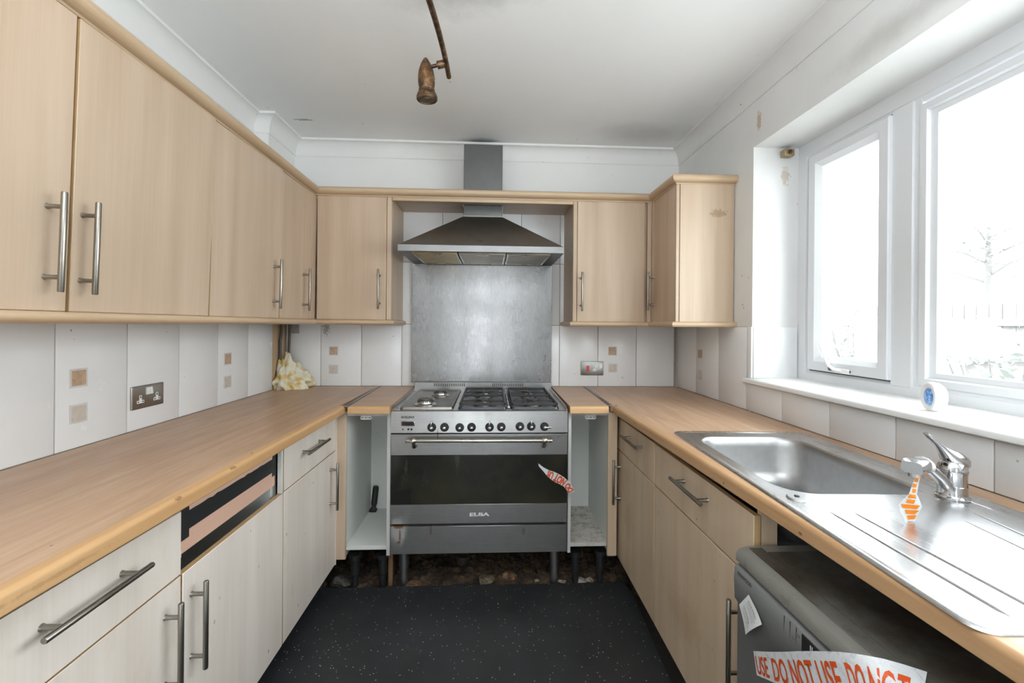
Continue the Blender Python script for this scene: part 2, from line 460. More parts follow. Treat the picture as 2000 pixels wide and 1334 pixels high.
FILTER = steel('greasy_filter_mesh', (.50, .45, .36), .38, (1, 1, 1), .4, (.36, .25, .09)).m
def _socket_steel():
    return steel('tarnished_socket_plate', (.40, .375, .335), .38, (40, 1, 40), .3, (.20, .13, .07)).m
SOCK = _socket_steel()
SOCK2 = steel('socket_plate', (.36, .355, .34), .36, (1, 40, 40), .3).m
def _rust():
    M = Mat('rusty_brown_metal', .42, .75)
    v = M.coord((1, 1, 1)); n = M.noise(v, 45, 6, .75); k = M.noise(v, 9, 4, .6)
    col = M.ramp(n, [(.32, (.035, .022, .015)), (.48, (.085, .048, .027)), (.60, (.20, .12, .065)), (.74, (.45, .36, .27))])
    col = M.mix(M.math('MULTIPLY', M.ramp(k, [(.5, 0.0), (.7, 1.0)]), .6), col, (.28, .12, .02))
    M.base(col); M.bump(n, .4, .001); M.rough(M.math('ADD', .22, M.math('MULTIPLY', n, .5)))
    return M.m
RUST = _rust()
OVGLASS = Mat('smoked_oven_glass', .06, 0, .6, (.010, .011, .007)).m
def _ovglass():
    M = Mat('smoked_oven_glass', .06, 0, .5)
    w = M.coord((1, 1, 1)); d = M.noise(M.coord((9, 9, 2.2)), 1.5, 5, .7)
    col = M.mix(M.math('MULTIPLY', M.ramp(M.noise(w, 3, 3), [(.4, 0.0), (.7, 1.0)]), 1.0), (.014, .014, .011), (.034, .032, .018))
    col = M.mix(M.math('MULTIPLY', M.ramp(d, [(.62, 0.0), (.85, 1.0)]), .14), col, (.5, .5, .5))
    M.base(col); M.rough(M.math('ADD', .03, M.math('MULTIPLY', d, .16)))
    return M.m
OVGLASS = _ovglass()
BLACKENAMEL = plastic('black_blue_enamel', (.028, .032, .045), .22).m
IRON = plastic('cast_iron', (.035, .034, .033), .5).m
BLACK = plastic('black_plastic', (.010, .010, .011), .55).m
BLACKPAINT = plastic('scraped_black_paint', (.020, .020, .021), .45).m
WHITEP = plastic('white_plastic', (.82, .82, .81), .3).m
REDP = plastic('red_rocker', (.62, .012, .02), .3).m
BLUEP = None
def _blue():
    M = Mat('blue_gel_insert', .15)
    M.base(M.ramp(M.noise(M.coord(), 90, 3), [(.35, (.06, .19, .55)), (.5, (.16, .36, .75)), (.65, (.45, .68, .92))]))
    return M.m
BLUEP = _blue()
def _foam():
    M = Mat('yellowed_expanding_foam', .75)
    v = M.coord((1, 1, 1)); n = M.noise(v, 14, 5, .6); k = M.noise(v, 40, 5, .7)
    col = M.ramp(n, [(.36, (.78, .76, .66)), (.50, (.76, .70, .52)), (.60, (.66, .47, .17)), (.72, (.50, .33, .11))])
    col = M.mix(M.math('MULTIPLY', M.ramp(k, [(.66, 0.0), (.78, 1.0)]), .6), col, (.16, .10, .05))
    M.base(col); M.bump(k, .5, .004)
    return M.m
FOAM = _foam()
PIPE = plastic('dark_tarnished_pipe', (.075, .06, .05), .45).m
def _tape():
    M = Mat('white_translucent_tape', .3)
    v = M.coord((1, 1, 1)); n = M.noise(v, 55, 4, .7, 1.2)
    M.base(M.mix(M.math('MULTIPLY', M.ramp(n, [(.50, 0.0), (.66, 1.0)]), .55), (.74, .76, .78), (.40, .44, .50)))
    M.bump(n, .35, .002)
    M.b.inputs['Alpha'].default_value = .88
    return M.m
TAPE = _tape()
ORANGE = plastic('orange_red_print', (.60, .075, .008), .4).m
ORANGE2 = plastic('amber_print', (.86, .24, .003), .4, .1).m
DW_GREY = painted('dishwasher_grey_door', (.170, .172, .172), .15, .42, False).m
def _dwtop():
    M = Mat('grimy_dishwasher_lid', .6)
    v = M.coord((1, 1, 1), False); n = M.noise(v, 5, 6, .7); k = M.noise(v, 30, 5, .7)
    col = M.ramp(n, [(.34, (.03, .022, .015)), (.48, (.065, .054, .04)), (.62, (.11, .105, .09))])
    col = M.mix(M.math('MULTIPLY', M.ramp(k, [(.6, 0.0), (.75, 1.0)]), .5), col, (.07, .055, .04))
    M.base(col); M.bump(k, .2, .001)
    return M.m
DW_TOP = _dwtop()
def _dwlid():
    M = Mat('dishwasher_lid_front', .55)
    v = M.coord((1, 1, 1), False); k = M.noise(v, 22, 5, .7)
    col = M.mix(M.math('MULTIPLY', M.ramp(k, [(.55, 0.0), (.75, 1.0)]), .6), (.175, .17, .15), (.085, .07, .05))
    M.base(col)
    return M.m
DW_LID = _dwlid()
PAPER = plastic('white_label_paper', (.74, .75, .76), .6).m
INK = plastic('black_ink', (.03, .03, .03), .5).m
INKGREY = plastic('faded_grey_ink', (.16, .15, .14), .5).m
def _vinyl():
    M = Mat('black_speckled_vinyl', .38)
    v = M.coord((1, 1, 1), False)
    col = M.mix(M.ramp(M.noise(v, 2.2, 5, .6), [(.35, 0.0), (.7, 1.0)]), (.017, .018, .0195), (.030, .031, .033))
    vo = M.n('ShaderNodeTexVoronoi'); M.l(v, vo.inputs['Vector']); vo.inputs['Scale'].default_value = 70
    d = M.ramp(vo.outputs['Distance'], [(0, 1.0), (.105, 1.0), (.15, 0.0)])
    se = M.n('ShaderNodeSeparateColor'); M.l(vo.outputs['Color'], se.inputs[0])
    g = M.ramp(se.outputs[0], [(.60, 0.0), (.66, 1.0)])
    col = M.mix(M.math('MULTIPLY', d, g), col, (.62, .63, .64))
    M.base(col); M.rough(M.math('ADD', .40, M.math('MULTIPLY', M.noise(v, 6, 5), .3))); M.bump(M.noise(v, 160, 3), .08, .001)
    return M.m
VINYL = _vinyl()
def _rubble():
    M = Mat('brown_broken_screed', .9)
    v = M.coord((1, 1, 1), False); n = M.noise(v, 9, 6, .7); k = M.noise(v, 38, 5, .75)
    col = M.ramp(n, [(.32, (.012, .009, .007)), (.48, (.055, .035, .021)), (.60, (.12, .078, .046)), (.74, (.22, .165, .11))])
    col = M.mix(M.math('MULTIPLY', M.ramp(k, [(.52, 0.0), (.72, 1.0)]), .6), col, (.025, .018, .013))
    M.base(col); M.bump(k, .8, .01)
    return M.m
RUBBLE = _rubble()
def _stone(name, a, c):
    M = Mat(name, .9); v = M.coord((1, 1, 1)); n = M.noise(v, 45, 6, .75)
    M.base(M.ramp(n, [(.38, c), (.58, a)])); M.bump(n, .7, .004)
    return M.m
BRICKC = _stone('broken_brick', (.24, .125, .065), (.06, .035, .02))
PLASTER = _stone('broken_plaster', (.52, .47, .40), (.16, .12, .085))
SUBFLOOR = plastic('dark_bare_screed', (.045, .036, .030), .9, .3).m
BOUNCE_GROUND = plastic('pale_bounce_ground', (.60, .60, .58), .9, .1).m  # ground made pale to reflect sky light up onto the ceiling
FENCEW = wood('weathered_fence_board', (.19, .185, .18), (.26, .25, .24), 'Z', .8).m
BARK = plastic('bark', (.16, .155, .15), .9).m
LEAF = plastic('pale_leaf_green', (.16, .175, .155), .6).m
SHEDROOF = plastic('grey_felt_sheet', (.17, .17, .18), .8).m

# ------------------------------------------------------------------ room shell
XL, XR, YB, YF, ZT = -1.304, 1.234, 2.79, -2.7, 2.47
b = NB(); box(b, -1.60, 1.60, YF, 2.95, -.16, -.045); floor = struct('floor', b, SUBFLOOR)
b = NB()   # black sheet vinyl with an uneven torn edge in front of the cooker
edge = [(-.93, 2.17)] + [(-.93 + 1.60*i/40, 2.165 + .014*noise.noise((i*.55, 2, 0)) + (.012 if 18 < i < 22 else 0)) for i in range(1, 40)] + [(.685, 2.175), (.70, 2.05), (.68, 1.75), (.665, 1.4), (.70, 1.0), (1.2, .9), (1.2, YF+.02), (-1.25, YF+.02), (-1.25, .9), (-.93, 1.2)]
prism(b, [(x, y, -.006) for x, y in edge], (0, 0, .006)); part('vinyl_sheet', b, VINYL, floor, 'black vinyl sheet with white flecks')
b = NB(); prism(b, [(x, y, -.045) for x, y in edge], (0, 0, .0388)); part('screed_bed', b, SUBFLOOR, floor)
b = NB(); box(b, -1.60, 1.60, YF, 2.95, ZT, ZT + .1); struct('ceiling', b, CEIL)

b = NB(); box(b, -1.60, XL - .010, YF, 2.95, -.05, 1.32); box(b, -1.60, -1.344, YF, 2.95, 1.32, ZT)
wl = struct('wall_left', b, WALL)
b = NB(); box(b, -1.60, 1.60, YB + .010, 2.95, -.05, ZT); wb = struct('wall_back', b, WALL)
b = NB(); WY0, WY1, WZ0, WZ1 = .05, 1.98, 1.041, 2.162
box(b, XR, 1.56, WY1, 2.95, -.05, ZT); box(b, XR, 1.56, YF, WY0, -.05, ZT)
box(b, XR, 1.56, WY0, WY1, -.05, WZ0); box(b, XR, 1.56, WY0, WY1, WZ1, ZT)
bmesh.ops.remove_doubles(b, verts=b.verts, dist=1e-4)
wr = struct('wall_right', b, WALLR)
b = NB(); box(b, -1.60, -.42, YF-.1, YF, -.05, ZT); box(b, .04, 1.60, YF-.1, YF, -.05, ZT); box(b, -.42, .04, YF-.1, YF, 1.92, ZT)  # unseen rear wall; its opening is added for fill light and splashback glow
struct('wall_front', b, WALL)
b = NB(); box(b, -1.36, -1.262, 2.475, 2.83, 2.075, ZT); struct('trim_1', b, WALL)   # boxed-in pipe corner above the units

def cove_prof():
    pr = [(-.02, ZT-.095), (.004, ZT-.095), (.007, ZT-.090)]
    for k in range(9):
        a = PI/2 * k/8
        pr.append((.062 - .055*math.cos(a), ZT - .090 + .077*math.sin(a)))
    return pr + [(.068, ZT-.013), (.068, ZT+.01), (-.02, ZT+.01)]
cpath = [(-1.344, YF), (-1.344, 2.475), (-1.262, 2.475), (-1.262, YB+.01), (XR, YB+.01), (XR, YF)]
CL = sweep_loops(cpath, cove_prof())
for i in range(5):
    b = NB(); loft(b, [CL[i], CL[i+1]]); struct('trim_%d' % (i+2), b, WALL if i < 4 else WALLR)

# ---- wall tiles: 250 x 400, each its own piece on the wall
def tile_mesh(w, h):
    b = NB(); box(b, 0, w-.0035, -.009, 0, 0, h-.0035, .0018, 2)
    return _mesh('tile', b, TILE, 30)
FULL = tile_mesh(.2552, .40)
TW, Z0 = .2552, .912
INS = {}
def inset_mesh(m):
    if m.name not in INS:
        b = NB(); box(b, 0, .048, -.0025, .001, 0, .048, .0012); INS[m.name] = _mesh('stone_inset', b, m, 30)
    return INS[m.name]
_bm = NB(); box(_bm, -.006, .054, -.001, .0005, -.006, .054); BORDER = _mesh('inset_border', _bm, INSB, 30)
def tile(wall, loc, rot, w=TW, h=.40, insets=None):
    me = FULL if abs(w-TW) < 1e-4 and abs(h-.4) < 1e-4 else tile_mesh(w, h)
    t = inst('tile', me, wall, loc, rot)
    if insets:
        R = Matrix.Rotation(rot[2], 4, 'Z')
        for (du, z, m) in insets:
            o = bpy.data.objects.new('stone_inset', inset_mesh(m)); COL.objects.link(o); o.parent = t; o.location = (du, -.009, z - loc[2]); W[o] = W[t]
            o = bpy.data.objects.new('inset_border', BORDER); COL.objects.link(o); o.parent = t; o.location = (du, -.009, z - loc[2]); W[o] = W[t]
    return t
RL, RB, RR = (0, 0, PI/2), (0, 0, 0), (0, 0, -PI/2)
for w_, bx in ((wl, (XL-.0105, XL-.0062, -.2, 2.628, .905, 1.315)), (wb, (-1.30, 1.226, YB+.0062, YB+.0102, .905, 2.11)), (wr, (XR-.0042, XR+.0005, WY1+.028, 2.785, .905, 1.3105)), (wr, (XR-.0042, XR+.0005, -.2, WY1+.003, .905, 1.04))):
    b = NB(); box(b, *bx); part('grout_bed', b, GROUT, w_)
# left wall: local x runs towards +Y, outward face -y -> +X
for k in range(-4, 5):
    y = 1.349 + TW*k
    ins = None
    if k == 0: ins = [(.048, 1.107, INSET_D), (.048, .995, INSET_L)]
    if k == 3: ins = [(.050, 1.107, INSET_D), (.050, .993, INSET_L)]
    tile(wl, (XL - .0095, y, Z0), RL, insets=ins)
b = NB(); box(b, XL-.012, XL-.004, 2.628, YB+.005, .9, 1.32); part('backing_board', b, BEIGE, wl, 'bare beige board in the corner')
# back wall, rows
for i in range(9):
    x = -1.086 + TW*i
    ins = None
    if i == 0: ins = [(.055, 1.111, INSET_D), (.055, .994, INSET_L)]
    if i == 7: ins = [(.071, 1.120, INSET_D), (.074, 1.008, INSET_L)]
    tile(wb, (x, YB + .0095, Z0), RB, insets=ins)
    if 1 < i < 7:
        tile(wb, (x, YB + .0095, Z0+.40), RB); tile(wb, (x, YB + .0095, Z0+.80), RB)
tile(wb, (-1.30, YB+.0095, Z0), RB, w=.214); 
# right wall: local x runs towards -Y
for k, y in enumerate((2.785, 2.519, 2.264)):
    w = (.266, .2552, .2552)[k]
    tile(wr, (XR + .0005, y, Z0), RR, w=w, insets=[(.025+.003, 1.125, INSET_D), (.025+.003, 1.003, INSET_L)] if k == 1 else None)
for k in range(7):
    tile(wr, (XR + .0005, 2.009 - .2552*k, Z0), RR, h=.130)
tile(wr, (XR + .0005, 2.0068, 1.068), RR, w=.037, h=.246)
tile(wr, (1.238, 1.9805, 1.068), (0, 0, 0), w=.215, h=.246)

# ---- window: white frame, far casement and big fixed light
wn = setting('window_1')
XF = 1.455
b = NB(); ring(b, WY0-.01, WY1+.005, WZ0+.004, WZ1, [(0, XF+.06), (0, XF), (.058, XF), (.064, XF+.006), (.078, XF+.010), (.078, XF+.06)])
part('outer_frame', b, UPVC, wn)
b = NB(); box(b, XF-.002, XF+.06, 1.420, 1.500, 1.10, 2.10, .003); part('mullion', b, UPVC, wn)
b = NB(); box(b, XF+.006, XF+.05, 1.397, 1.4215, 1.10, 2.10, .002); part('mullion_bead', b, UPVC, wn)
# casement
sash = NB(); ring(sash, 1.497, 1.895, 1.120, 2.085, [(0, XF+.05), (0, XF-.012), (.004, XF-.016), (.040, XF-.016), (.046, XF-.010), (.060, XF+.004), (.060, XF+.05)])
sa = part('casement_sash', sash, UPVC, wn)
b = NB(); ring(b, 1.491, 1.901, 1.114, 2.091, [(0, XF+.012), (0, XF+.001), (.008, XF+.001), (.008, XF+.012)]); part('gap_line', b, DARKGAP, sa)  # dark ring put in for the shaded gap between sash and frame
b = NB(); box(b, XF+.022, XF+.026, 1.555, 1.837, 1.178, 2.027); part('pane', b, GLASS, sa)
b = NB()   # casement stay handle left standing up
tube(b, [(XF-.026, 1.683, 1.131), (XF-.032, 1.715, 1.134), (XF-.034, 1.745, 1.150), (XF-.036, 1.770, 1.190), (XF-.036, 1.795, 1.245)], [.010, .011, .009, .0065, .005], 10, True, .6)
part('stay_handle', b, WHITEP, sa)
b = NB(); box(b, XF-.030, XF-.014, 1.655, 1.72, 1.122, 1.142, .004, 2); part('handle_base', b, WHITEP, sa)
for y, z in ((1.757, 1.137), (1.662, 1.132)):
    b = NB(); lathe(b, [(.0001, .0), (.008, .001), (.0095, .006), (.004, .008)], (XF-.015, y, z), (-1, 0, 0), 14); part('screw', b, STEEL_DUCT, sa)
# fixed light
b = NB(); ring(b, .12, 1.400, 1.117, 2.072, [(0, XF+.05), (0, XF+.002), (.022, XF+.002), (.026, XF+.008), (.026, XF+.014), (.044, XF+.020), (.044, XF+.05)])
fx = part('fixed_light', b, UPVC, wn)
b = NB(); box(b, XF+.028, XF+.032, .163, 1.357, 1.160, 2.029); part('pane', b, GLASS, fx)
b = NB()
pr = [(1.205, 1.047), (1.205, 1.060), (1.210, 1.066), (XF+.002, 1.070), (XF+.002, 1.0425), (1.211, 1.0425)]
prism(b, [(x, WY0-.03, z) for x, z in pr], (0, WY1+.033-WY0+.03-.005, 0))
part('window_sill', b, SILLM, wn, smooth=50)

# ---- outside: overcast garden seen through the panes
b = NB(); box(b, 1.75, 16, -5, 18, -.5, -.3); struct('ground', b, BOUNCE_GROUND)
b = NB(); box(b, -3, 3, -9, YF-.2, -.3, -.1); struct('ground.001', b, BOUNCE_GROUND)
gf = thing('garden_fence', 'weathered timber board fence across the garden outside the window', 'fence', (6.6, 6.0, -.3))
_b = NB(); box(_b, 0, .022, .004, .146, 0, 1.95, .003); FB = _mesh('fence_board', _b, FENCEW, 30)
for i in range(44): inst('fence_board', FB, gf, (6.6 + random.uniform(-.006, .006), 2.4 + .15*i, -.3 + random.uniform(-.012, .012)))
for z in (.2, 1.35):
    b = NB(); box(b, 6.53, 6.60, 2.4, 9.0, z, z+.09); part('rail', b, FENCEW, gf)
_b = NB(); box(_b, -.05, .05, -.05, .05, 0, 2.0, .004); FP = _mesh('post', _b, FENCEW, 30)
for i in range(4): inst('post', FP, gf, (6.48, 2.6 + 2.0*i, -.3))
sh = thing('garden_shed', 'low garden shed with sloping grey roof sheets outside the big pane', 'shed', (4.9, 4.2, -.3))
b = NB(); box(b, 4.3, 5.6, 3.7, 4.9, -.3, 1.02); part('shed_wall', b, FENCEW, sh)
b = NB(); hexa(b, [(4.2, 3.6, 1.02), (5.7, 3.6, 1.02), (5.7, 3.6, 1.05), (4.2, 3.6, 1.05)], [(4.2, 5.0, 1.42), (5.7, 5.0, 1.42), (5.7, 5.0, 1.45), (4.2, 5.0, 1.45)]); part('shed_roof', b, SHEDROOF, sh)
b = NB(); prism(b, [(4.3, 3.7, 1.02), (4.3, 4.9, 1.02), (4.3, 4.9, 1.385)], (1.3, 0, 0)); part('gable', b, FENCEW, sh)
def leafcloud(c, r, n, size, flat=1.0):
    bm = NB()
    for _ in range(n):
        d = Vector((random.gauss(0, 1), random.gauss(0, 1), random.gauss(0, 1))).normalized() * (random.random() ** .45)
        p = Vector(c) + Vector((d.x*r[0], d.y*r[1], d.z*r[2]))
        a = Vector((random.uniform(-1, 1), random.uniform(-1, 1), random.uniform(-.6, .6))).normalized(); q = a.orthogonal().normalized()
        s = size * random.uniform(.6, 1.3)
        vs = [bm.verts.new(p + a*s*u + q*s*v) for u, v in ((-1, 0), (0, -.45), (1, 0), (0, .45))]
        bm.faces.new(vs)
    return bm
tr = thing('garden_tree', 'thin pale tree standing far behind the shed outside the big pane', 'tree', (10.0, 8.2, -.3))
b = NB(); tube(b, [(10.0, 8.2, -.3), (10.02, 8.22, 1.2), (9.98, 8.18, 2.4), (10.02, 8.22, 3.4)], [.09, .075, .06, .03], 10)
for a in range(9):
    z = 2.1 + .13*a; an = a*2.3
    tube(b, [(10.0, 8.2, z), (10.0+.4*math.cos(an), 8.2+.4*math.sin(an), z+.22), (10.0+.8*math.cos(an), 8.2+.8*math.sin(an), z+.34)], [.024, .015, .006], 6)
part('trunk', b, BARK, tr)
part('crown', leafcloud((10.0, 8.2, 3.0), (1.1, 1.1, .8), 600, .06), LEAF, tr, kind='stuff')
for (x, y, h, r, lab) in ((3.9, 3.05, 1.25, .55, 'bushy green shrub in front of the shed outside the big pane'), (5.4, 6.1, 1.5, .6, 'loose shrub by the fence seen through the casement')):
    s_ = thing('garden_shrub', lab, 'shrub', (x, y, -.3))
    b = NB()
    for a in range(6): tube(b, [(x, y, -.3), (x+.2*math.cos(a), y+.2*math.sin(a), h*.45), (x+.35*math.cos(a), y+.35*math.sin(a), h*.85)], [.02, .012, .005], 6)
    part('stems', b, BARK, s_)
    part('foliage', leafcloud((x, y, h*.5), (r, r, h*.55+.15), 900, .05), LEAF, s_, kind='stuff')
# ------------------------------------------------------------------ bar handles: rod + two feet, standing off along +X, rod along Z
_b = NB(); tube(_b, [(.036, 0, -.112), (.036, 0, -.110), (.036, 0, .110), (.036, 0, .112)], [.0052, .0062, .0062, .0052], 14)
for z in (-.079, .079): lathe(_b, [(.0068, 0), (.0052, .004), (.0050, .032)], (0, 0, z), (1, 0, 0), 12)
HND = _mesh('bar_handle', _b, HANDLE, 40)
HROT = {'+X': (0, 0, 0), '-X': (0, 0, PI), '-Y': (0, 0, -PI/2)}
def handle(parent, loc, face, horiz=False):
    rot = HROT[face]
    if horiz: rot = (PI/2, 0, rot[2])
    return inst('bar_handle', HND, parent, loc, rot)

def band(o, axis):
    """the narrow sides of a door get the yellowed edge band"""
    me = o.data; me.materials.append(EDGEBAND)
    for p in me.polygons:
        if abs(p.normal[axis]) < .5: p.material_index = 1
    return o
# ------------------------------------------------------------------ wall cabinets
UZ0, UZ1 = 1.333, 2.028
def carcass_bm(x0, x1, y0, y1, z0, z1, t=.018, skip=()):
    b = NB()
    if '-x' not in skip: box(b, x0, x0+t, y0, y1, z0, z1)
    if '+x' not in skip: box(b, x1-t, x1, y0, y1, z0, z1)
    if '-y' not in skip: box(b, x0+t, x1-t, y0, y0+t, z0, z1)
    if '+y' not in skip: box(b, x0+t, x1-t, y1-t, y1, z0, z1)
    box(b, x0+t, x1-t, y0+t, y1-t, z0, z0+t); box(b, x0+t, x1-t, y0+t, y1-t, z1-t, z1)
    return b
def left_wall_cab(label, y0, y1, doors, lean):
    t = thing('wall_cabinet', label, 'wall cabinet', (-1.0, (y0+y1)/2, UZ0), rot=(0, lean, 0))
    part('carcass', carcass_bm(-1.300, -1.0205, y0+.001, y1-.001, UZ0, 2.03, skip=('+x',)), CARCASS, t)
    for (a, c, hy) in doors:
        b = NB(); box(b, -1.019, -1.0, a+.0022, c-.0022, UZ0, UZ1, .0012)
        d = band(part('door', b, MAPLE, t), 0)
        handle(d, (-1.0, hy, 1.488), '+X')
    return t
left_wall_cab('maple two-door wall cabinet, nearest on the left wall, cut by the left frame edge', .555, 1.566, ((.555, 1.058, 1.005), (1.062, 1.566, 1.088)), math.radians(1.8))
left_wall_cab('maple single-door wall cabinet on the left wall beside the narrow corner one', 1.568, 2.068, ((1.568, 2.068, 2.004),), math.radians(1.2))
tc = left_wall_cab('narrow maple wall cabinet in the left back corner of the room', 2.070, 2.455, ((2.070, 2.395, 2.315),), math.radians(.7))
b = NB(); box(b, -1.016, -1.0, 2.397, 2.452, UZ0, UZ1, .001); box(b, -1.016, -1.002, 2.452, 2.478, UZ0, UZ1); part('corner_post', b, MAPLE, tc)

def back_wall_cab(label, x0, x1, d0, d1, hx, side):
    t = thing('wall_cabinet', label, 'wall cabinet', ((x0+x1)/2, 2.47, UZ0))
    part('carcass', carcass_bm(x0, x1, 2.4895, 2.785, UZ0, 2.045, skip=('-y',)), MAPLE, t)
    b = NB(); box(b, d0, d1, 2.470, 2.4885, UZ0, 2.04, .0015); d = band(part('door', b, MAPLE, t), 1)
    handle(d, (hx, 2.470, 1.505), '-Y')
    return t
cb = back_wall_cab('maple wall cabinet on the back wall left of the cooker hood', -.975, -.572, -.988, -.602, -.638, '+x')
b = NB(); box(b, -.600, -.573, 2.470, 2.4885, UZ0, 2.045, .002); part('front_stile', b, MAPLE, cb)
cb = back_wall_cab('maple wall cabinet on the back wall right of the cooker hood', .468, .905, .493, .889, .516, '-x')
b = NB(); box(b, .468, .491, 2.470, 2.4885, UZ0, 2.045, .002); part('front_stile', b, MAPLE, cb)
# right corner cabinet, its end panel faces the camera
t = thing('wall_cabinet', 'maple corner wall cabinet by the window with a wide end panel', 'wall cabinet', (1.08, 2.3, UZ0))
part('carcass', carcass_bm(.9505, 1.226, 2.150, 2.488, UZ0, 2.045, skip=('-x', '-y')), CARCASS, t)
b = NB(); box(b, .931, .9495, 2.152, 2.440, UZ0, 2.04, .0015); d = part('door', b, MAPLE, t); handle(d, (.931, 2.428, 1.512), '-X')
b = NB(); box(b, .929, .9475, 2.443, 2.468, UZ0, 2.045, .001); box(b, .906, .929, 2.470, 2.488, UZ0, 2.045, .001); part('corner_post', b, MAPLE, t)
b = NB(); box(b, .949, 1.230, 2.132, 2.149, UZ0, 2.045, .0012); part('end_panel', b, MAPLE, t)
b = NB(); box(b, .930, .948, 2.135, 2.149, UZ0, 2.045, .002); part('front_edge', b, MAPLE, t)

# bridge panel over the hood
t = thing('bridge_panel', 'maple bridging shelf panel over the hood between the two back cabinets', 'shelf panel', (-.05, 2.6, 2.03))
b = NB(); box(b, -.570, -.185, 2.49, 2.787, 2.030, 2.046); box(b, .068, .466, 2.49, 2.787, 2.030, 2.046); box(b, -.185, .068, 2.49, 2.588, 2.030, 2.046); part('panel', b, MAPLE_H, t)
b = NB(); box(b, -.571, .467, 2.469, 2.489, 2.012, 2.048, .004, 2); part('front_rail', b, MOULD_X, t)

# cornice and pelmet mouldings
def round_prof(z0, z1, out, back=-.02):
    pr = [(back, z0)]
    n = 8
    for k in range(n+1):
        a = -PI/2 + PI*k/n
        pr.append((out*(.25 + .75*math.cos(a)) if k not in (0, n) else out*.12, (z0+z1)/2 + (z1-z0)/2*math.sin(a)))
    return pr + [(back, z1)]
def cornice_prof():
    return [(-.02, 2.031), (-.002, 2.031), (.000, 2.037), (.010, 2.039), (.020, 2.044), (.0265, 2.053), (.0275, 2.062), (.024, 2.071), (.015, 2.077), (-.02, 2.078)]
path = [(-.972, .25), (-.994, 2.462), (.925, 2.462), (.925, 2.128), (1.233, 2.128)]
L = sweep_loops(path, cornice_prof())
nm = [('maple cornice moulding along the tops of the left wall cabinets', MOULD_Y), ('long maple cornice moulding across the back wall cabinets and the hood', MOULD_X)]
for i, (lab, m) in enumerate(nm):
    b = NB(); loft(b, [L[i], L[i+1]]); p = Vector(path[i]).lerp(Vector(path[i+1]), .5)
    solo('cornice_moulding', b, m, lab, 'moulding', (p.x, p.y, 2.05))
t = thing('cornice_moulding', 'maple cornice moulding wrapping the top of the cabinet by the window', 'moulding', (1.0, 2.2, 2.05))
b = NB(); loft(b, [L[2], L[3]]); part('side_length', b, MOULD_Y, t); b = NB(); loft(b, [L[3], L[4]]); part('end_length', b, MOULD_X, t)
pl = sweep_loops([(-.995, .25), (-.995, 2.462), (-.574, 2.462), (-.574, 2.788)], round_prof(1.304, 1.332, .024))
b = NB(); loft(b, [pl[0], pl[1]]); solo('pelmet_moulding', b, MOULD_Y, 'maple half-round pelmet under the left wall cabinets', 'moulding', (-.995, 1.4, 1.318))
t = thing('pelmet_moulding', 'short maple pelmet under the cabinet left of the hood', 'moulding', (-.78, 2.5, 1.318))
b = NB(); loft(b, [pl[1], pl[2]]); part('front_length', b, MOULD_X, t); b = NB(); loft(b, [pl[2], pl[3]]); part('return_length', b, MOULD_Y, t)
pr_ = sweep_loops([(.470, 2.788), (.470, 2.462), (.925, 2.462), (.925, 2.128), (1.233, 2.128)][::1], round_prof(1.306, 1.334, .024))
t = thing('pelmet_moulding', 'maple pelmet under the cabinets right of the hood, wrapping the window corner', 'moulding', (.8, 2.4, 1.318))
for i, nme, m in ((0, 'return_length', MOULD_Y), (1, 'front_length', MOULD_X), (2, 'side_length', MOULD_Y), (3, 'end_length', MOULD_X)):
    b = NB(); loft(b, [pr_[i], pr_[i+1]]); part(nme, b, m, t)

# ------------------------------------------------------------------ base cabinets
_b = NB()
lathe(_b, [(.034, 0), (.034, .006), (.020, .012), (.017, .016), (.017, .07), (.022, .074), (.022, .130), (.030, .134), (.030, .15)], (0, 0, 0), (0, 0, 1), 16)
LEG = _mesh('leg', _b, BLACK, 30)
def legs(t, xs, ys, top):
    for x in xs:
        for y in ys:
            o = inst('leg', LEG, t, (x, y, -.045)); o.scale.z = (top + .045) / .15
BZ0, BZS, BZ1 = .130, .690, .846
XD = -.757
def left_base(label, y0, y1, drawer=True, hy=None, dhy=None, lift=0.0):
    t = thing('base_cabinet', label, 'base cabinet', (-1.0, (y0+y1)/2, -.045))
    part('carcass', carcass_bm(-1.295, XD-.020, y0+.001, y1-.001, BZ0, .868, skip=('+x',)), CARCASS, t)
    b = NB(); box(b, XD-.018, XD, y0+.0022, y1-.0022, BZ0, BZS-.002, .0012); d = band(part('door', b, MAPLE_LIT, t), 0)
    if hy: handle(d, (XD, hy, .540), '+X')
    if drawer:
        b = NB(); box(b, XD-.018, XD, y0+.0022, y1-.0022, BZS+.002, BZ1, .0012); d = band(part('drawer_front', b, MAPLE_LIT, t), 0)
        if dhy: handle(d, (XD, dhy, .791), '+X', True)
    legs(t, (-.86, -1.22), (y0+.06, y1-.06), BZ0)
    return t
left_base('pale base cabinet nearest on the left, with a long handled drawer', .592, 1.0925, True, 1.040, .842)
tm = left_base('pale base cabinet on the left whose drawer front is missing', 1.0945, 1.610, False, 1.128)
b = NB(); box(b, -1.24, -.800, 1.125, 1.585, .712, .722); box(b, -1.24, -.795, 1.122, 1.132, .712, .815); box(b, -1.24, -.795, 1.578, 1.588, .712, .815)
part('drawer_box', b, PINK_PLY, tm, 'drawer box left without its front')
b = NB(); box(b, -.797, -.780, 1.112, 1.592, .722, .836, .001); fb = part('drawer_board', b, PINK_PLY, tm, 'bare pinkish board with a scraped black band')
b = NB()
pts = [(1.112, .836), (1.112, .755), (1.150, .755), (1.150, .775), (1.572, .775), (1.572, .760), (1.592, .760), (1.592, .835), (1.576, .835), (1.572, .826)]
for i in range(22, -1, -1):
    y = 1.150 + (1.572-1.150)*i/22
    pts.append((y, .8225 + .004*noise.noise((i*.9, 0, 3))))
pts += [(1.150, .836)]
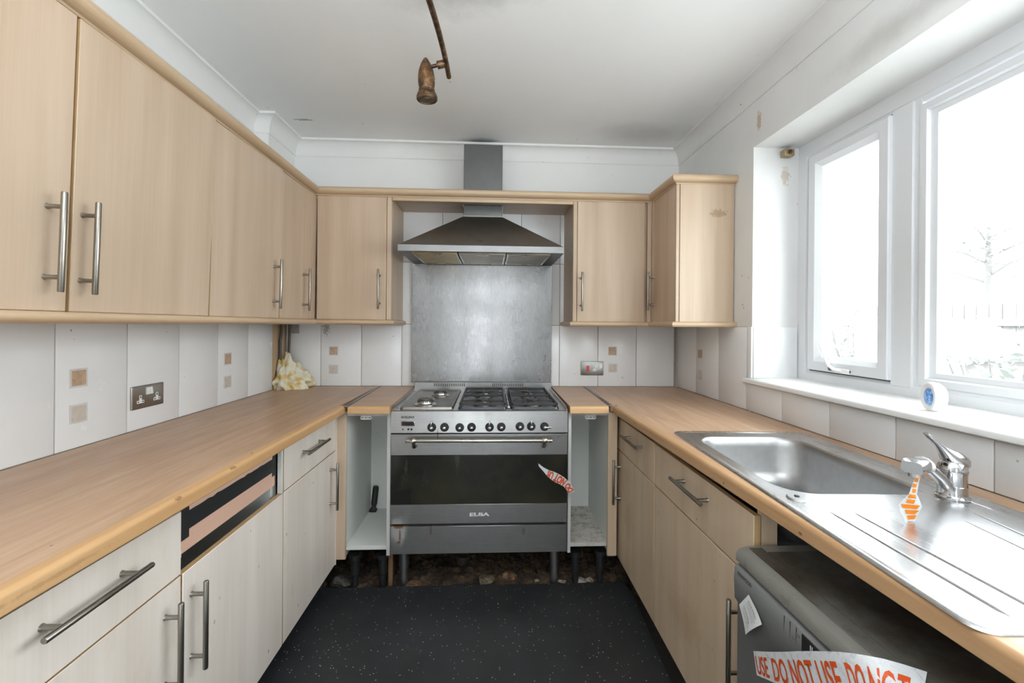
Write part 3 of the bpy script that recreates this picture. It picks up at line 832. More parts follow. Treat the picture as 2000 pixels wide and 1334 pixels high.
prism(b, [(-.780, y, z) for y, z in pts], (.0012, 0, 0)); part('black_band', b, BLACKPAINT, fb)
b = NB(); box(b, -.79, -.776, 1.106, 1.120, .716, .735, .002); part('runner_clip', b, WHITEP, tm)
b = NB(); box(b, XD-.016, XD-.002, 1.597, 1.608, .69, .868); part('front_stile', b, CARCASS, tm)
t3 = left_base('pale base cabinet on the left next to the cooker corner', 1.612, 2.137, True, 2.062, 1.850)
t = thing('corner_post', 'cream L-shaped corner post beside the left open unit', 'post', (-.74, 2.15, .13))
b = NB(); box(b, XD-.016, XD+.004, 2.1385, 2.1425, .128, .862); part('post_side', b, MAPLE_LIT, t)
b = NB(); box(b, XD-.016, -.709, 2.143, 2.158, .150, .868, .002); part('post_front', b, MAPLE, t)

XR_D = .655
def right_base(label, y0, y1, hy, hz, dhy, skew=0.0):
    t = thing('base_cabinet', label, 'base cabinet', (.9, (y0+y1)/2, -.045))
    part('carcass', carcass_bm(XR_D+.020, 1.215, y0+.001, y1-.001, BZ0, .745, skip=('-x',)), CARCASS, t)
    for a in (y0+.001, y1-.019):
        b = NB(); box(b, XR_D+.020, XR_D+.06, a, a+.018, .746, .868); part('corner_block', b, MAPLE_LOW, t)
    b = NB(); box(b, XR_D, XR_D+.018, y0+.0015, y1-.0015, BZ0-.005, .674, .0012); d = band(part('door', b, MAPLE_LOW, t), 0); handle(d, (XR_D, hy, hz), '-X')
    b = NB(); box(b, XR_D, XR_D+.018, y0+.0015, y1-.0015, .678, .840, .0012); d = band(part('drawer_front', b, MAPLE_LOW, t), 0); handle(d, (XR_D, dhy, .786), '-X', True)
    legs(t, (.80, 1.15), (y0+.06, y1-.06), BZ0-.005)
    return t
right_base('tan base cabinet on the right next to the cooker corner', 1.686, 2.212, 2.135, .520, 1.910)
right_base('wide tan base cabinet under the sink beside the grey dishwasher', 1.036, 1.684, 1.083, .492, 1.345)
t = thing('corner_post', 'tan L-shaped corner post beside the right open unit', 'post', (.62, 2.2, .13))
b = NB(); box(b, XR_D-.003, XR_D+.016, 2.214, 2.232, .125, .862, .002); part('post_side', b, MAPLE_LOW, t)
b = NB(); box(b, .592, .640, 2.143, 2.158, .145, .868, .002); part('post_front', b, MAPLE_LOW, t)

# narrow open units either side of the cooker
def _dirtfloor():
    M = Mat('rust_stained_shelf', .6)
    v = M.coord((1, 1, 1), False); k = M.noise(v, 20, 5, .7, .6)
    col = M.mix(M.ramp(k, [(.46, 0.0), (.74, 1.0)]), (.56, .555, .51), (.19, .10, .045))
    M.base(col); return M.m
SHELF_DIRTY = _dirtfloor()
def open_unit(label, x0, x1, dirty):
    t = thing('open_base_unit', label, 'base cabinet', ((x0+x1)/2, 2.4, -.045))
    for a, c in ((x0, x0+.016), (x1-.018, x1)):
        b = NB(); box(b, a, c, 2.160, 2.640, .157, .870, .001); part('side_panel', b, CARCASS, t)
    b = NB(); box(b, x0+.016, x1-.018, 2.162, 2.598, .187, .207, .001); part('bottom_panel', b, SHELF_DIRTY if dirty else CARCASS, t, 'bottom panel with brown rust stains' if dirty else None)
    b = NB(); box(b, x0+.016, x1-.018, 2.598, 2.610, .187, .870); part('back_panel', b, CARCASS, t)
    b = NB(); box(b, x0+.016, x1-.018, 2.162, 2.25, .853, .870); part('top_rail', b, CARCASS, t)
    xm = (x0+x1)/2 + (.002 if dirty else -.006)
    b = NB(); prism(b, [(xm + x, 2.1575, .844 + z) for x, z in rrect(-.028, .028, -.009, .009, .008, 4)], (0, .004, 0))
    cl = part('hinge_clip', b, WHITEP, t)
    b = NB()
    for x in (-.018, 0, .018): box(b, xm+x-.006, xm+x+.006, 2.1568, 2.1576, .842, .846)
    part('slot', b, INKGREY, cl)
    legs(t, (x0+.05, x1-.045), (2.20, 2.60), .150)
    return t
open_unit('narrow open white unit left of the cooker, its door missing', -.728, -.497, False)
open_unit('narrow open white unit right of the cooker with a rust-stained floor', .392, .616, True)
# loose leg standing in the left unit
b = NB()
A = Vector((-.688, 2.560, .2085)); D = Vector((.012, .02, .16)).normalized()
lathe(b, [(.019, 0), (.021, .006), (.012, .018), (.011, .028), (.0165, .034), (.0165, .125), (.0145, .135), (.0135, .137)], A + D*.004, D, 14)
box(b, A.x-.021, A.x+.021, A.y-.018, A.y+.018, A.z-.0015, A.z+.012, .004)
solo('cabinet_leg', b, BLACK, 'loose black plastic cabinet leg standing inside the left open unit', 'cabinet leg', tuple(A))

# ------------------------------------------------------------------ worktops
def nosing_y(xe, s, y0, y1, xe2=None):
    """rounded beech front edge running in Y; s = +1 front faces +X"""
    xe2 = xe if xe2 is None else xe2
    pr = []
    for k in range(7):
        a = PI/2 * k/6
        pr.append((-.011 + .011*math.cos(a), .910 - .011 + .011*math.sin(a)))
    pr = [(-.028, .8735), (-.003, .8735), (0, .8765)] + pr + [(-.028, .910)]
    b = NB(); loft(b, [[(xe + s*a, y0, z) for a, z in pr], [(xe2 + s*a, y1, z) for a, z in pr]]); return b
t = thing('worktop', 'long beech-effect worktop along the left wall', 'worktop', (-1.0, 1.3, .874))
b = NB(); prism(b, [(XL+.001, .2, .8735), (-.745, .2, .8735), (-.735, 2.125, .8735), (-.723, 2.787, .8735), (XL+.001, 2.787, .8735)], (0, 0, .0365)); part('board', b, BEECH_Y, t)
part('front_edge', nosing_y(-.717, 1, .2, 2.105, -.707), EDGE_Y, t)
b = NB(); hexa(b, [(-.7445, 2.105, .8735), (-.707, 2.105, .8735), (-.694, 2.098, .8735), (-.7225, 2.787, .8735), (-.735, 2.787, .8735)][:2] + [(-.705, 2.12, .8735), (-.7345, 2.125, .8735)], [(-.7445, 2.105, .91), (-.707, 2.105, .91), (-.705, 2.12, .91), (-.7345, 2.125, .91)]); part('edge_end', b, EDGE_Y, t)
b = NB(); prism(b, [(-.7205, 2.787, .9085), (-.7065, 2.787, .9085), (-.686, 2.100, .9085), (-.706, 2.096, .9085)], (0, 0, .004)); part('joint_strip', b, STEEL_H, t, 'grey metal worktop joint strip')
def small_top(label, pts, xa, xb):
    t = thing('worktop', label, 'worktop', ((xa+xb)/2, 2.45, .874))
    b = NB(); prism(b, [(x, y, .8735) for x, y in pts], (0, 0, .0365)); part('board', b, BEECH_X, t)
    pr = []
    for k in range(7):
        a = PI/2 * k/6
        pr.append((-.011 + .011*math.cos(a), .910 - .011 + .011*math.sin(a)))
    pr = [(-.028, .8735), (-.003, .8735), (0, .8765)] + pr + [(-.028, .910)]
    yf = 2.100
    b = NB(); loft(b, [[(x, yf - a, z) for a, z in pr] for x in (xa, xb)]); part('front_edge', b, EDGE_X, t)
    return t
small_top('short beech worktop piece left of the cooker, scorched front edge', [(-.686, 2.128), (-.490, 2.128), (-.490, 2.787), (-.7055, 2.787)], -.690, -.490)
tr_ = small_top('short beech worktop piece right of the cooker', [(.390, 2.128), (.585, 2.128), (.603, 2.787), (.390, 2.787)], .390, .583)
t = thing('worktop', 'long beech-effect worktop along the window wall around the sink', 'worktop', (.9, 1.3, .874))
def rxe(y): return .6345 + (.607-.6345)*(y-1.0)/(2.13-1.0)
b = NB()   # built round the sink opening
def slab(p): prism(b, [(x, y, .8735) for x, y in p], (0, 0, .0365))
SY0, SY1, SX0, SX1 = .575, 1.560, .700, 1.160
slab([(rxe(2.14)+.028, 2.14), (XR-.010, 2.14), (XR-.010, 2.787), (.624, 2.787), (.607, 2.16)])
slab([(rxe(SY1)+.028, SY1), (XR-.010, SY1), (XR-.010, 2.14), (rxe(2.14)+.028, 2.14)])
slab([(rxe(.2)+.028, .2), (XR-.010, .2), (XR-.010, SY0), (rxe(SY0)+.028, SY0)])
slab([(rxe(SY0)+.028, SY0), (SX0, SY0), (SX0, SY1), (rxe(SY1)+.028, SY1)])
slab([(SX1, SY0), (XR-.010, SY0), (XR-.010, SY1), (SX1, SY1)])
part('board', b, BEECH_Y, t)
part('front_edge', nosing_y(rxe(.2), -1, .2, 2.115, rxe(2.115)), EDGE_R, t)
b = NB(); prism(b, [(.6045, 2.787, .9085), (.6195, 2.787, .9085), (.605, 2.118, .9085), (.585, 2.122, .9085)], (0, 0, .004)); part('joint_strip', b, STEEL_H, t, 'grey metal worktop joint strip')
# ------------------------------------------------------------------ range cooker
CX0, CX1, CF = -.487, .381, 2.120
rc = thing('range_cooker', 'wide stained steel range cooker with dark oven window between the open units', 'cooker', (-.053, 2.45, -.045))
b = NB(); box(b, CX0+.004, CX1-.004, CF+.022, 2.735, .183, .878, .002); part('body', b, STEEL_DARK, rc)
b = NB(); prism(b, [(CX0, CF-.006, .779), (CX0, CF+.021, .779), (CX0, CF+.021, .885), (CX0, CF+.004, .885), (CX0, CF+.001, .883)], (CX1-CX0, 0, 0)); cp = part('control_panel', b, COOKER, rc)
def py(z): return CF - .006 + .007*(z-.779)/.104 - .0005
# knobs
kn = [(-.289, 1), (-.227, 0), (-.153, 0), (-.095, 0), (-.007, 1), (.051, 0), (.143, 0), (.199, 1), (.265, 2)]
_b = NB(); lathe(_b, [(.0215, 0), (.0215, .003), (.0200, .0065), (.013, .0075)], (0, 0, 0), (0, -1, 0), 24); KN = _mesh('knob', _b, BLACK, 40)
_b = NB(); lathe(_b, [(.0085, .007), (.0092, .011), (.0090, .020), (.0072, .026), (.0032, .0285), (.0002, .029)], (0, 0, 0), (0, -1, 0), 20); KC = _mesh('knob_cap', _b, CHROME, 50)
_b = NB(); box(_b, -.0038, .0038, -.025, -.013, .005, .0335, .0025, 2); KP = _mesh('pointer', _b, CHROME, 40)
for i, (x, p) in enumerate(kn):
    z = (.806, .806, .8045, .806, .806, .807, .809, .8095, .808)[i]
    k = inst('knob', KN, rc, (x, py(z), z))
    inst('knob_cap', KC, k, (x, py(z), z))
    if p: inst('pointer', KP, k, (x, py(z), z), (0, PI/2 if p == 2 else 0, 0))
b = NB(); box(b, -.438, -.372, py(.826)-.003, py(.826)+.002, .812, .837, .002); dp = part('display_bezel', b, CHROME, rc)
b = NB(); box(b, -.434, -.376, py(.826)-.0038, py(.826), .8155, .8335, .001); part('display', b, Mat('clock_display', .15, 0, .5, (.035, .02, .02)).m, dp)
for x, r in ((-.428, .0035), (-.402, .0048), (-.387, .0048)):
    b = NB(); lathe(b, [(r, 0), (r, .003), (r*.7, .004)], (x, py(.797), .797), (0, -1, 0), 14); part('timer_button', b, BLACK, rc)
b = text_bm('EXCELLENCE', .013, lambda x, y, h: (-.438 + x, py(.855)-.0008 - .0, .8505 + y), bold=.0006, xscale=.82); part('lettering', b, INK, rc, smooth=0)
# oven door
b = NB(); box(b, CX0, CX1, CF-.002, CF+.020, .668, .772, .0015); od = part('oven_door', b, COOKER, rc)
b = NB(); box(b, CX0, CX1, CF-.001, CF+.018, .4275, .667, .001); part('oven_window', b, OVGLASS, od, 'smoked dark glass window')
b = NB(); box(b, CX0, CX1, CF-.002, CF+.020, .332, .4265, .0015); part('lower_band', b, COOKER, od)
b = text_bm('ELBA', .023, lambda x, y, h: (-.054 + x, CF-.0028, .3685 + y), bold=.0008, xscale=1.9, align='CENTER'); part('lettering', b, PAPER, od, smooth=0)
b = NB(); tube(b, [(-.408, CF-.045, .751), (-.404, CF-.045, .751), (.294, CF-.045, .7485), (.298, CF-.045, .7485)], [.0072, .0085, .0085, .0072], 16); hd = part('oven_handle', b, WARM, od)
for x in (-.372, .262):
    b = NB(); tube(b, [(x, CF-.001, .718), (x, CF-.004, .718), (x, CF-.012, .718), (x, CF-.020, .720), (x, CF-.026, .725), (x, CF-.036, .738), (x, CF-.045, .750)], [.010, .0125, .0145, .0125, .009, .0085, .010], 14)
    lathe(b, [(.0001, -.012), (.009, -.012), (.0138, -.004), (.0138, .004), (.009, .012), (.0001, .012)], (x, CF-.045, .750), (1, 0, 0), 16)
    part('handle_bracket', b, WARM, od)
b = NB(); box(b, CX0, CX1, CF, CF+.020, .184, .3195, .0015); part('storage_drawer', b, COOKER, rc)
b = NB(); box(b, CX0+.008, CX1-.008, CF+.012, CF+.021, .318, .336); box(b, CX0+.004, CX1-.004, CF+.012, CF+.021, .77, .782); part('shadow_gap', b, BLACK, rc)
_b = NB(); lathe(_b, [(.030, 0), (.030, .008), (.0235, .012), (.0235, .12), (.026, .122), (.026, .23)], (0, 0, 0), (0, 0, 1), 18); CFOOT = _mesh('foot', _b, steel('spotted_foot_steel', (.34, .34, .35), .4, (1, 1, 1), .4, (.06, .06, .06)).m, 40)
for x in (-.437, .335):
    for y in (2.215, 2.65): inst('foot', CFOOT, rc, (x, y, -.045))
# hob
HZ = .886
b = NB(); box(b, CX0+.002, CX1-.002, CF+.010, 2.735, .8775, HZ, .002)
hob = part('hob_plate', b, HOBTOP, rc)
for xa in (CX0, CX1-.006):
    b = NB(); prism(b, [(xa, CF+.004, HZ-.004), (xa, 2.735, HZ-.004), (xa, 2.735, HZ+.022), (xa, CF+.05, HZ+.016), (xa, CF+.012, HZ+.006)], (.006, 0, 0))
    part('side_lip', b, HOBTOP, hob)
b = NB(); box(b, CX0+.002, CX1+.006, 2.7355, 2.765, .87, .945, .003); up = part('rear_upstand', b, COOKER, rc)
b = NB()
for k in range(17): box(b, -.362 + .0118*k, -.357 + .0118*k, 2.7345, 2.7365, .918, .937)
for k in range(17): box(b, .008 + .0118*k, .013 + .0118*k, 2.7345, 2.7365, .918, .937)
part('vent_slots', b, BLACK, up)
def tray(x0, x1, mat, deep):
    b = NB()
    y0, y1 = CF+.030, 2.725
    l = lambda i, z, r: [(x, y, z) for x, y in rrect(x0+i, x1-i, y0+i, y1-i, r, 4)]
    loft(b, [l(0, HZ+.0005, .02), l(.003, HZ+.011, .02), l(.009, HZ+.0115, .018), l(.013, HZ+.010, .018), l(.034, HZ-deep, .03)], False, True)
    bmesh.ops.recalc_face_normals(b, faces=b.faces)
    return part('burner_tray', b, mat, hob)
tray(-.455, -.190, TRAYM, -.0012); tray(-.166, .080, BLACKENAMEL, -.0012); tray(.098, .345, BLACKENAMEL, -.0012)
def burner(x, y, r, cap):
    b = NB(); lathe(b, [(r*1.5, HZ+.001), (r*1.5, HZ+.005), (r*1.12, HZ+.010), (r*1.05, HZ+.016), (r*1.05, HZ+.024), (r*.8, HZ+.026)], (x, y, 0), (0, 0, 1), 26)
    bo = part('burner_base', b, HOBTOP, hob)
    b = NB()
    for k in range(22):
        a = 2*PI*k/22; b2 = Vector((x + r*1.06*math.cos(a), y + r*1.06*math.sin(a), HZ+.020))
        box(b, b2.x-.0016, b2.x+.0016, b2.y-.0016, b2.y+.0016, HZ+.016, HZ+.0235)
    part('flame_ports', b, IRON, bo)
    b = NB(); lathe(b, [(r*.98, HZ+.026), (r*1.0, HZ+.029), (r*.9, HZ+.034), (r*.45, HZ+.035), (r*.42, HZ+.033), (.0001, HZ+.033)], (x, y, 0), (0, 0, 1), 26)
    part('burner_cap', b, cap, bo)
IRON2 = steel('worn_burner_cap', (.20, .19, .18), .4, (1, 1, 1), .3).m
burner(-.345, 2.28, .038, IRON2); burner(-.300, 2.56, .034, IRON2)
burner(-.045, 2.27, .030, IRON); burner(-.045, 2.55, .040, IRON); burner(.220, 2.27, .030, IRON); burner(.220, 2.55, .036, IRON)
def pan_support(x0, x1):
    y0, y1, z = CF+.045, 2.700, HZ+.030
    b = NB()
    w = .005
    for xa in (x0, x1-2*w): box(b, xa, xa+2*w, y0, y1, z-.012, z, .002)
    for ya in (y0, (y0+y1)/2-w, y1-2*w): box(b, x0, x1, ya, ya+2*w, z-.012, z, .002)
    for xa in (x0, x1-2*w):
        for ya in (y0, y1-2*w): box(b, xa, xa+2*w, ya, ya+2*w, HZ-.001, z-.004, .002)
    f = part('pan_support', b, IRON, hob)
    xm = (x0+x1)/2
    for yc in (2.27, 2.55):
        b = NB()
        for sx, sy in ((1, 0), (-1, 0), (0, 1), (0, -1)):
            e = (x1-xm if sx else .135)
            p0 = Vector((xm + sx*e*.96, yc + sy*min(e, (y1-yc if sy > 0 else yc-y0))*.96, z-.004)); p1 = Vector((xm + sx*.022, yc + sy*.022, z+.004))
            s = Vector((-sy, sx, 0)) * .0042
            hexa(b, [p0-s-Vector((0,0,.008)), p0+s-Vector((0,0,.008)), p0+s, p0-s], [p1-s-Vector((0,0,.014)), p1+s-Vector((0,0,.014)), p1+s, p1-s])
        part('prong', b, IRON, f)
pan_support(-.160, .074); pan_support(.104, .339)
b = NB(); tube(b, [(.089, CF+.035, HZ+.012), (.089, 2.71, HZ+.012)], .006, 10); part('divider_rail', b, HOBTOP, hob)

# torn hazard tape stuck on the oven window
def ribbon(top, bot, n=None):
    b = NB(); rows = []
    for p, q in zip(top, bot):
        p, q = Vector(p), Vector(q); rows.append([b.verts.new(p.lerp(q, k/4)) for k in range(5)])
    for a, c in zip(rows, rows[1:]):
        for k in range(4): b.faces.new((a[k], a[k+1], c[k+1], c[k]))
    return b
def rib_map(top, bot, off, normal):
    T = [Vector(p) for p in top]; B = [Vector(p) for p in bot]; N = Vector(normal)
    d = [0]
    for a, c in zip([t.lerp(q, .5) for t, q in zip(T, B)], [t.lerp(q, .5) for t, q in zip(T[1:], B[1:])]): d.append(d[-1] + (c-a).length)
    def f(s, t):
        s = min(max(s, 0), d[-1] - 1e-6)
        i = max(k for k in range(len(d)-1) if d[k] <= s); u = (s - d[i]) / (d[i+1] - d[i])
        return T[i].lerp(T[i+1], u).lerp(B[i].lerp(B[i+1], u), t) + N * off
    return f, d[-1]
YT = CF - .004
tt = [(.236, YT, .626), (.262, YT-.001, .606), (.292, YT, .590), (.312, YT-.001, .585), (.340, YT-.002, .572), (.366, YT-.003, .556), (.386, YT-.004, .537), (.404, YT-.006, .513), (.418, YT-.008, .489)]
tb_ = [(.238, YT, .612), (.260, YT-.002, .588), (.280, YT-.003, .564), (.298, YT-.004, .548), (.318, YT-.005, .534), (.344, YT-.005, .522), (.362, YT-.006, .512), (.376, YT-.007, .497), (.386, YT-.008, .478)]
ht = solo('hazard_tape', ribbon(tt, tb_), TAPE, 'torn scrap of DO NOT USE tape on the oven window corner', 'tape', (.33, YT, .56), smooth=60)
f1, ln = rib_map(tt, tb_, .0012, (0, -1, 0))
b = text_bm('DO NOT US', .040, lambda x, y, h: f1(ln - .004 - x, .12 + y/.034), sub=1, bold=.0022, xscale=.70); part('lettering', b, ORANGE, ht, smooth=0)

# ------------------------------------------------------------------ splashback and hood
b = NB(); box(b, -.512, .389, 2.772, 2.7795, .940, 1.700, .001); solo('splashback', b, SPLASH, 'scuffed brushed steel splashback panel on the wall behind the cooker', 'splashback', (-.06, 2.776, 1.32))
hd = thing('cooker_hood', 'steel chimney cooker hood with a dark pyramid canopy', 'cooker hood', (-.057, 2.55, 1.69))
HX0, HX1, HF, HB = -.497, .382, 2.275, 2.770
b = NB(); box(b, HX0, HX1, HF, HF+.004, 1.694, 1.729, .001); box(b, HX0, HX0+.004, HF+.004, HB, 1.694, 1.729); box(b, HX1-.004, HX1, HF+.004, HB, 1.694, 1.729)
part('rim', b, STEEL_H, hd)
b = NB(); loft(b, [[(HX0+.002, HF+.002, 1.7285), (HX1-.002, HF+.002, 1.7285), (HX1-.002, HB, 1.7285), (HX0+.002, HB, 1.7285)], [(-.178, 2.585, 1.958), (.060, 2.585, 1.958), (.060, HB, 1.958), (-.178, HB, 1.958)], [(-.178, 2.585, 1.965), (.060, 2.585, 1.965), (.060, HB, 1.965), (-.178, HB, 1.965)]]); part('canopy', b, STEEL_DARK, hd, 'dark greasy pyramid canopy')
b = NB(); box(b, HX0+.004, HX1-.004, HF+.004, HB, 1.704, 1.710); part('underside', b, STEEL_H, hd)
b = NB()   # sloping frame round the filters
lo = [(HX0+.004, HF+.004), (HX1-.004, HF+.004), (HX1-.004, HB), (HX0+.004, HB)]
loft(b, [[(x, y, 1.6945) for x, y in lo], [(x, y, 1.7035) for x, y in ((HX0+.055, HF+.055), (HX1-.055, HF+.055), (HX1-.055, HB-.035), (HX0+.055, HB-.035))]], False, False); part('filter_frame', b, STEEL_H, hd)
xs = [HX0+.060, -.187, .076, HX1-.060]
for i in range(3):
    b = NB(); x0, x1 = xs[i]+.004, xs[i+1]-.004
    box(b, x0, x1, HF+.06, HB-.04, 1.6955, 1.7035, .002)
    f = part('grease_filter', b, FILTER_Y if i == 0 else FILTER, hd, 'yellowed greasy filter panel' if i == 0 else None)
    b = NB()
    y0, y1 = HF+.06, HB-.04
    for a in ((x0, x1, y0, y0+.010), (x0, x1, y1-.010, y1), (x0, x0+.010, y0+.010, y1-.010), (x1-.010, x1, y0+.010, y1-.010)): box(b, *a, 1.6925, 1.6955, .001)
    part('filter_edge', b, WARM, f)
    b = NB(); xm = (x0+x1)/2; box(b, xm-.038, xm+.038, HF+.090, HF+.108, 1.691, 1.6955, .0015); part('filter_catch', b, WARM, f)
b = NB(); box(b, -.175, .057, 2.592, HB, 1.9645, 2.395, .002); part('chimney', b, STEEL_DUCT, hd)

# ------------------------------------------------------------------ sink
an = -math.asin(.0415)
SO = Vector((.684, 1.595, .911))
sk = thing('inset_sink', 'stainless steel inset sink with one bowl and a ribbed drainer', 'sink', tuple(SO), rot=(0, 0, an))
# local frame: x across (0..SWd), y along towards -Y (0..-SLn); world coordinates are added through SO (thing is rotated)
SWd, SLn = .494, 1.068
def sp(x, y, z): return (SO.x + x, SO.y - y, SO.z + z)
def srr(x0, x1, y0, y1, r, z, n=10): return [sp(x, y, z) for x, y in rrect(x0, x1, y0, y1, r, n)]
b = NB()
outer = [srr(0, SWd, 0, SLn, .030, -.0005), srr(.002, SWd-.002, .002, SLn-.002, .030, .003), srr(.007, SWd-.007, .007, SLn-.007, .028, .0045), srr(.014, SWd-.014, .014, SLn-.014, .026, .0030), srr(.020, SWd-.020, .020, SLn-.020, .024, .0010), srr(.0215, SWd-.0215, .0215, SLn-.0215, .0235, .0010)]
BX0, BX1, BY0, BY1 = .050, .412, .075, .600
hole = srr(BX0, BX1, BY0, BY1, .085, .0010)
vs = loft(b, outer, False, False)
hv = [b.verts.new(p) for p in hole]
lastl = vs[-1]; n = len(hv)
for i in range(n):
    j = (i+1) % n; b.faces.new((lastl[i], lastl[j], hv[j], hv[i]))
part('deck', b, SINK, sk, smooth=70)
b = NB()
L = [srr(BX0, BX1, BY0, BY1, .085, .0012)]
for ins, z, r in ((.004, -.002, .083), (.008, -.008, .080), (.012, -.03, .078), (.022, -.115, .072), (.034, -.140, .066), (.058, -.152, .05)): L.append(srr(BX0+ins, BX1-ins, BY0+ins, BY1-ins, r, z))
loft(b, L, False, True); part('bowl', b, BOWL, sk)
b = NB(); lathe(b, [(.030, -.1515), (.040, -.1505), (.043, -.1495), (.043, -.1485), (.028, -.1505), (.0001, -.151)], sp(.23, .33, 0), (0, 0, 1), 24); part('waste', b, CHROME, sk)
for x0, y0, x1, y1, w in ((.078, .690, .080, 1.035, .0036), (.128, .690, .135, 1.035, .0036), (.330, .735, .300, 1.035, .0030), (.392, .690, .352, 1.035, .0042)):
    b = NB()
    p0, p1 = Vector(sp(x0, y0, .0008)), Vector(sp(x1, y1, .0008))
    tube(b, [p0, p0.lerp(p1, .1), p0.lerp(p1, .95), p1], [.0004, w, w*1.5, .001], 10, True, .55); part('drainer_rib', b, SINK, sk)
b = NB(); tube(b, [sp(.455, .12, .0008), sp(.452, .6, .0008), sp(.452, 1.03, .0008)], [.002, .004, .004], 8, True, .5); part('drainer_rib', b, SINK, sk)
b = NB(); lathe(b, [(.025, 0), (.025, .0015), (.022, .004), (.006, .0045), (.0001, .004)], sp(.058, .628, .001), (0, 0, 1), 26); kb = part('pop_up_control', b, SINK, sk)
b = NB(); lathe(b, [(.0055, .004), (.0055, .006), (.0001, .0065)], sp(.056, .625, .001), (0, 0, 1), 12); part('control_pin', b, BLACK, kb)

# ------------------------------------------------------------------ mixer tap
TB = Vector((1.088, .962, .9125))
tp = thing('mixer_tap', 'chrome single-lever mixer tap standing behind the sink drainer', 'tap', tuple(TB))
b = NB(); lathe(b, [(.031, 0), (.031, .004), (.0275, .007), (.0265, .010), (.0265, .028), (.0270, .0285), (.0270, .0300), (.0262, .0310), (.0262, .060), (.0275, .062), (.0275, .066)], TB, (0, 0, 1), 32); part('tap_body', b, CHROME, tp)
dsp = Vector((.862 - TB.x, .835 - TB.y, 0)); ld = dsp.length; du = dsp.normalized(); dv = Vector((-du.y, du.x, 0))
b = NB(); le = Vector((-.995, -.095, 0)).normalized(); lw_ = Vector((-le.y, le.x, 0))
LV = [(-.0315, .008, .072, .005), (-.027, .018, .077, .010), (-.016, .0255, .084, .016), (-.002, .0265, .090, .0185), (.010, .021, .098, .0155), (.022, .0145, .109, .010), (.034, .0105, .120, .0062), (.048, .0092, .1315, .0045), (.062, .0085, .1425, .0038), (.074, .0065, .152, .0026)]
loft(b, [[TB + le*(s - .45*t_*math.sin(2*PI*k/16)) + lw_*(w*math.cos(2*PI*k/16)) + Vector((0, 0, zc + t_*math.sin(2*PI*k/16))) for k in range(16)] for s, w, zc, t_ in LV])
part('lever', b, CHROME, tp, smooth=75)
b = NB(); lathe(b, [(.0272, .0665), (.0265, .074), (.022, .084), (.012, .090), (.0001, .091)], TB, (0, 0, 1), 28); part('lever_dome', b, CHROME, tp, smooth=60)
b = NB(); lathe(b, [(.004, 0), (.004, .003), (.0001, .0035)], TB + le*.0235 + lw_*.004 + Vector((0, 0, .080)), le, 10); part('indicator', b, BLACK, tp)
# spout
b = NB(); P = [(.016, .022, .011, .008), (.05, .040, .0125, .010), (.11, .070, .0135, .010), (.17, .097, .0135, .010), (.20, .108, .0135, .010)]
loft(b, [[TB + du*s + dv*(math.cos(2*PI*k/16)*w) + Vector((0, 0, z)) + (Vector((0, 0, 1))*.9 - du*.4).normalized()*math.sin(2*PI*k/16)*t_ for k in range(16)] for s, z, w, t_ in P]); part('spout', b, CHROME, tp)
b = NB(); P = [(.196, .108, .014), (.215, .114, .017), (.235, .118, .020), (.262, .119, .020), (.272, .117, .017)]
loft(b, [[TB + du*s + Vector((0, 0, z)) + dv*x + Vector((0, 0, y)) for x, y in rrect(-w, w, -.013, .010, .007, 3)] for s, z, w in P]); nz = part('spout_head', b, CHROME, tp)
b = NB(); lathe(b, [(.013, 0), (.013, .012), (.010, .013)], TB + du*.252 + Vector((0, 0, .107)), (0, 0, -1), 18); part('aerator', b, CHROME, nz)
b = NB(); P = [(.186, .103, .0155, .0125), (.196, .108, .018, .0145), (.206, .112, .0185, .0155), (.214, .1145, .0175, .0145)]
loft(b, [[TB + du*s + dv*(math.cos(2*PI*k/12)*w) + Vector((0, 0, z + math.sin(2*PI*k/12)*t_)) for k in range(12)] for s, z, w, t_ in P]); tpw = solo('tape_wrap', b, PAPER, 'white tape wrapped round the neck of the tap spout', 'tape', tuple(TB + du*.2 + Vector((0, 0, .11))))
# hanging strip
top0 = TB + du*.236 + Vector((0, 0, .094)); 
rows = [(0, .004, .3), (.012, .006, .6), (.026, .010, 1.0), (.040, .009, .7), (.052, .016, .3), (.064, .0205, .1), (.076, .0185, .35), (.088, .0125, .6), (.100, .0115, .9), (.108, .0135, 1.0)]
ta, tb2 = [], []
ex = Vector((.82, -.57, 0))
for dz, w, tw in rows:
    d = Vector((math.cos(tw*.8), math.sin(tw*.8)*.6 - .3, 0)).normalized(); c = top0 + Vector((-.020*math.sin(min(dz/.108, 1)*PI*.62)**1.2, -.004*(dz/.108), -dz*.97))
    ta.append(c - d*w); tb2.append(c + d*w)
hs = solo('hazard_tape', ribbon(ta, tb2), TAPE, 'twisted orange-lettered tape strip hanging from the tap spout', 'tape', tuple(top0), smooth=60)
f2, l2 = rib_map(ta, tb2, 0.0, (0, 0, 0))
b = NB()
random.seed(3)
for k in range(9):
    s0 = .006 + k*.0112
    a_, b_ = random.uniform(.06, .3), random.uniform(.72, .96); e_ = random.uniform(-.002, .003)
    q = [(s0, a_), (s0 + e_, b_), (s0 + .0084 + e_*.5, b_ - random.uniform(0, .15)), (s0 + .0080, a_ + random.uniform(0, .1))]
    nn = Vector((-.6, -.75, .1)).normalized() * .0008
    v = [f2(*p) + nn for p in q]
    vs_ = [b.verts.new(p) for p in v]; b.faces.new(vs_)
part('orange_print', b, ORANGE2, hs, smooth=0)

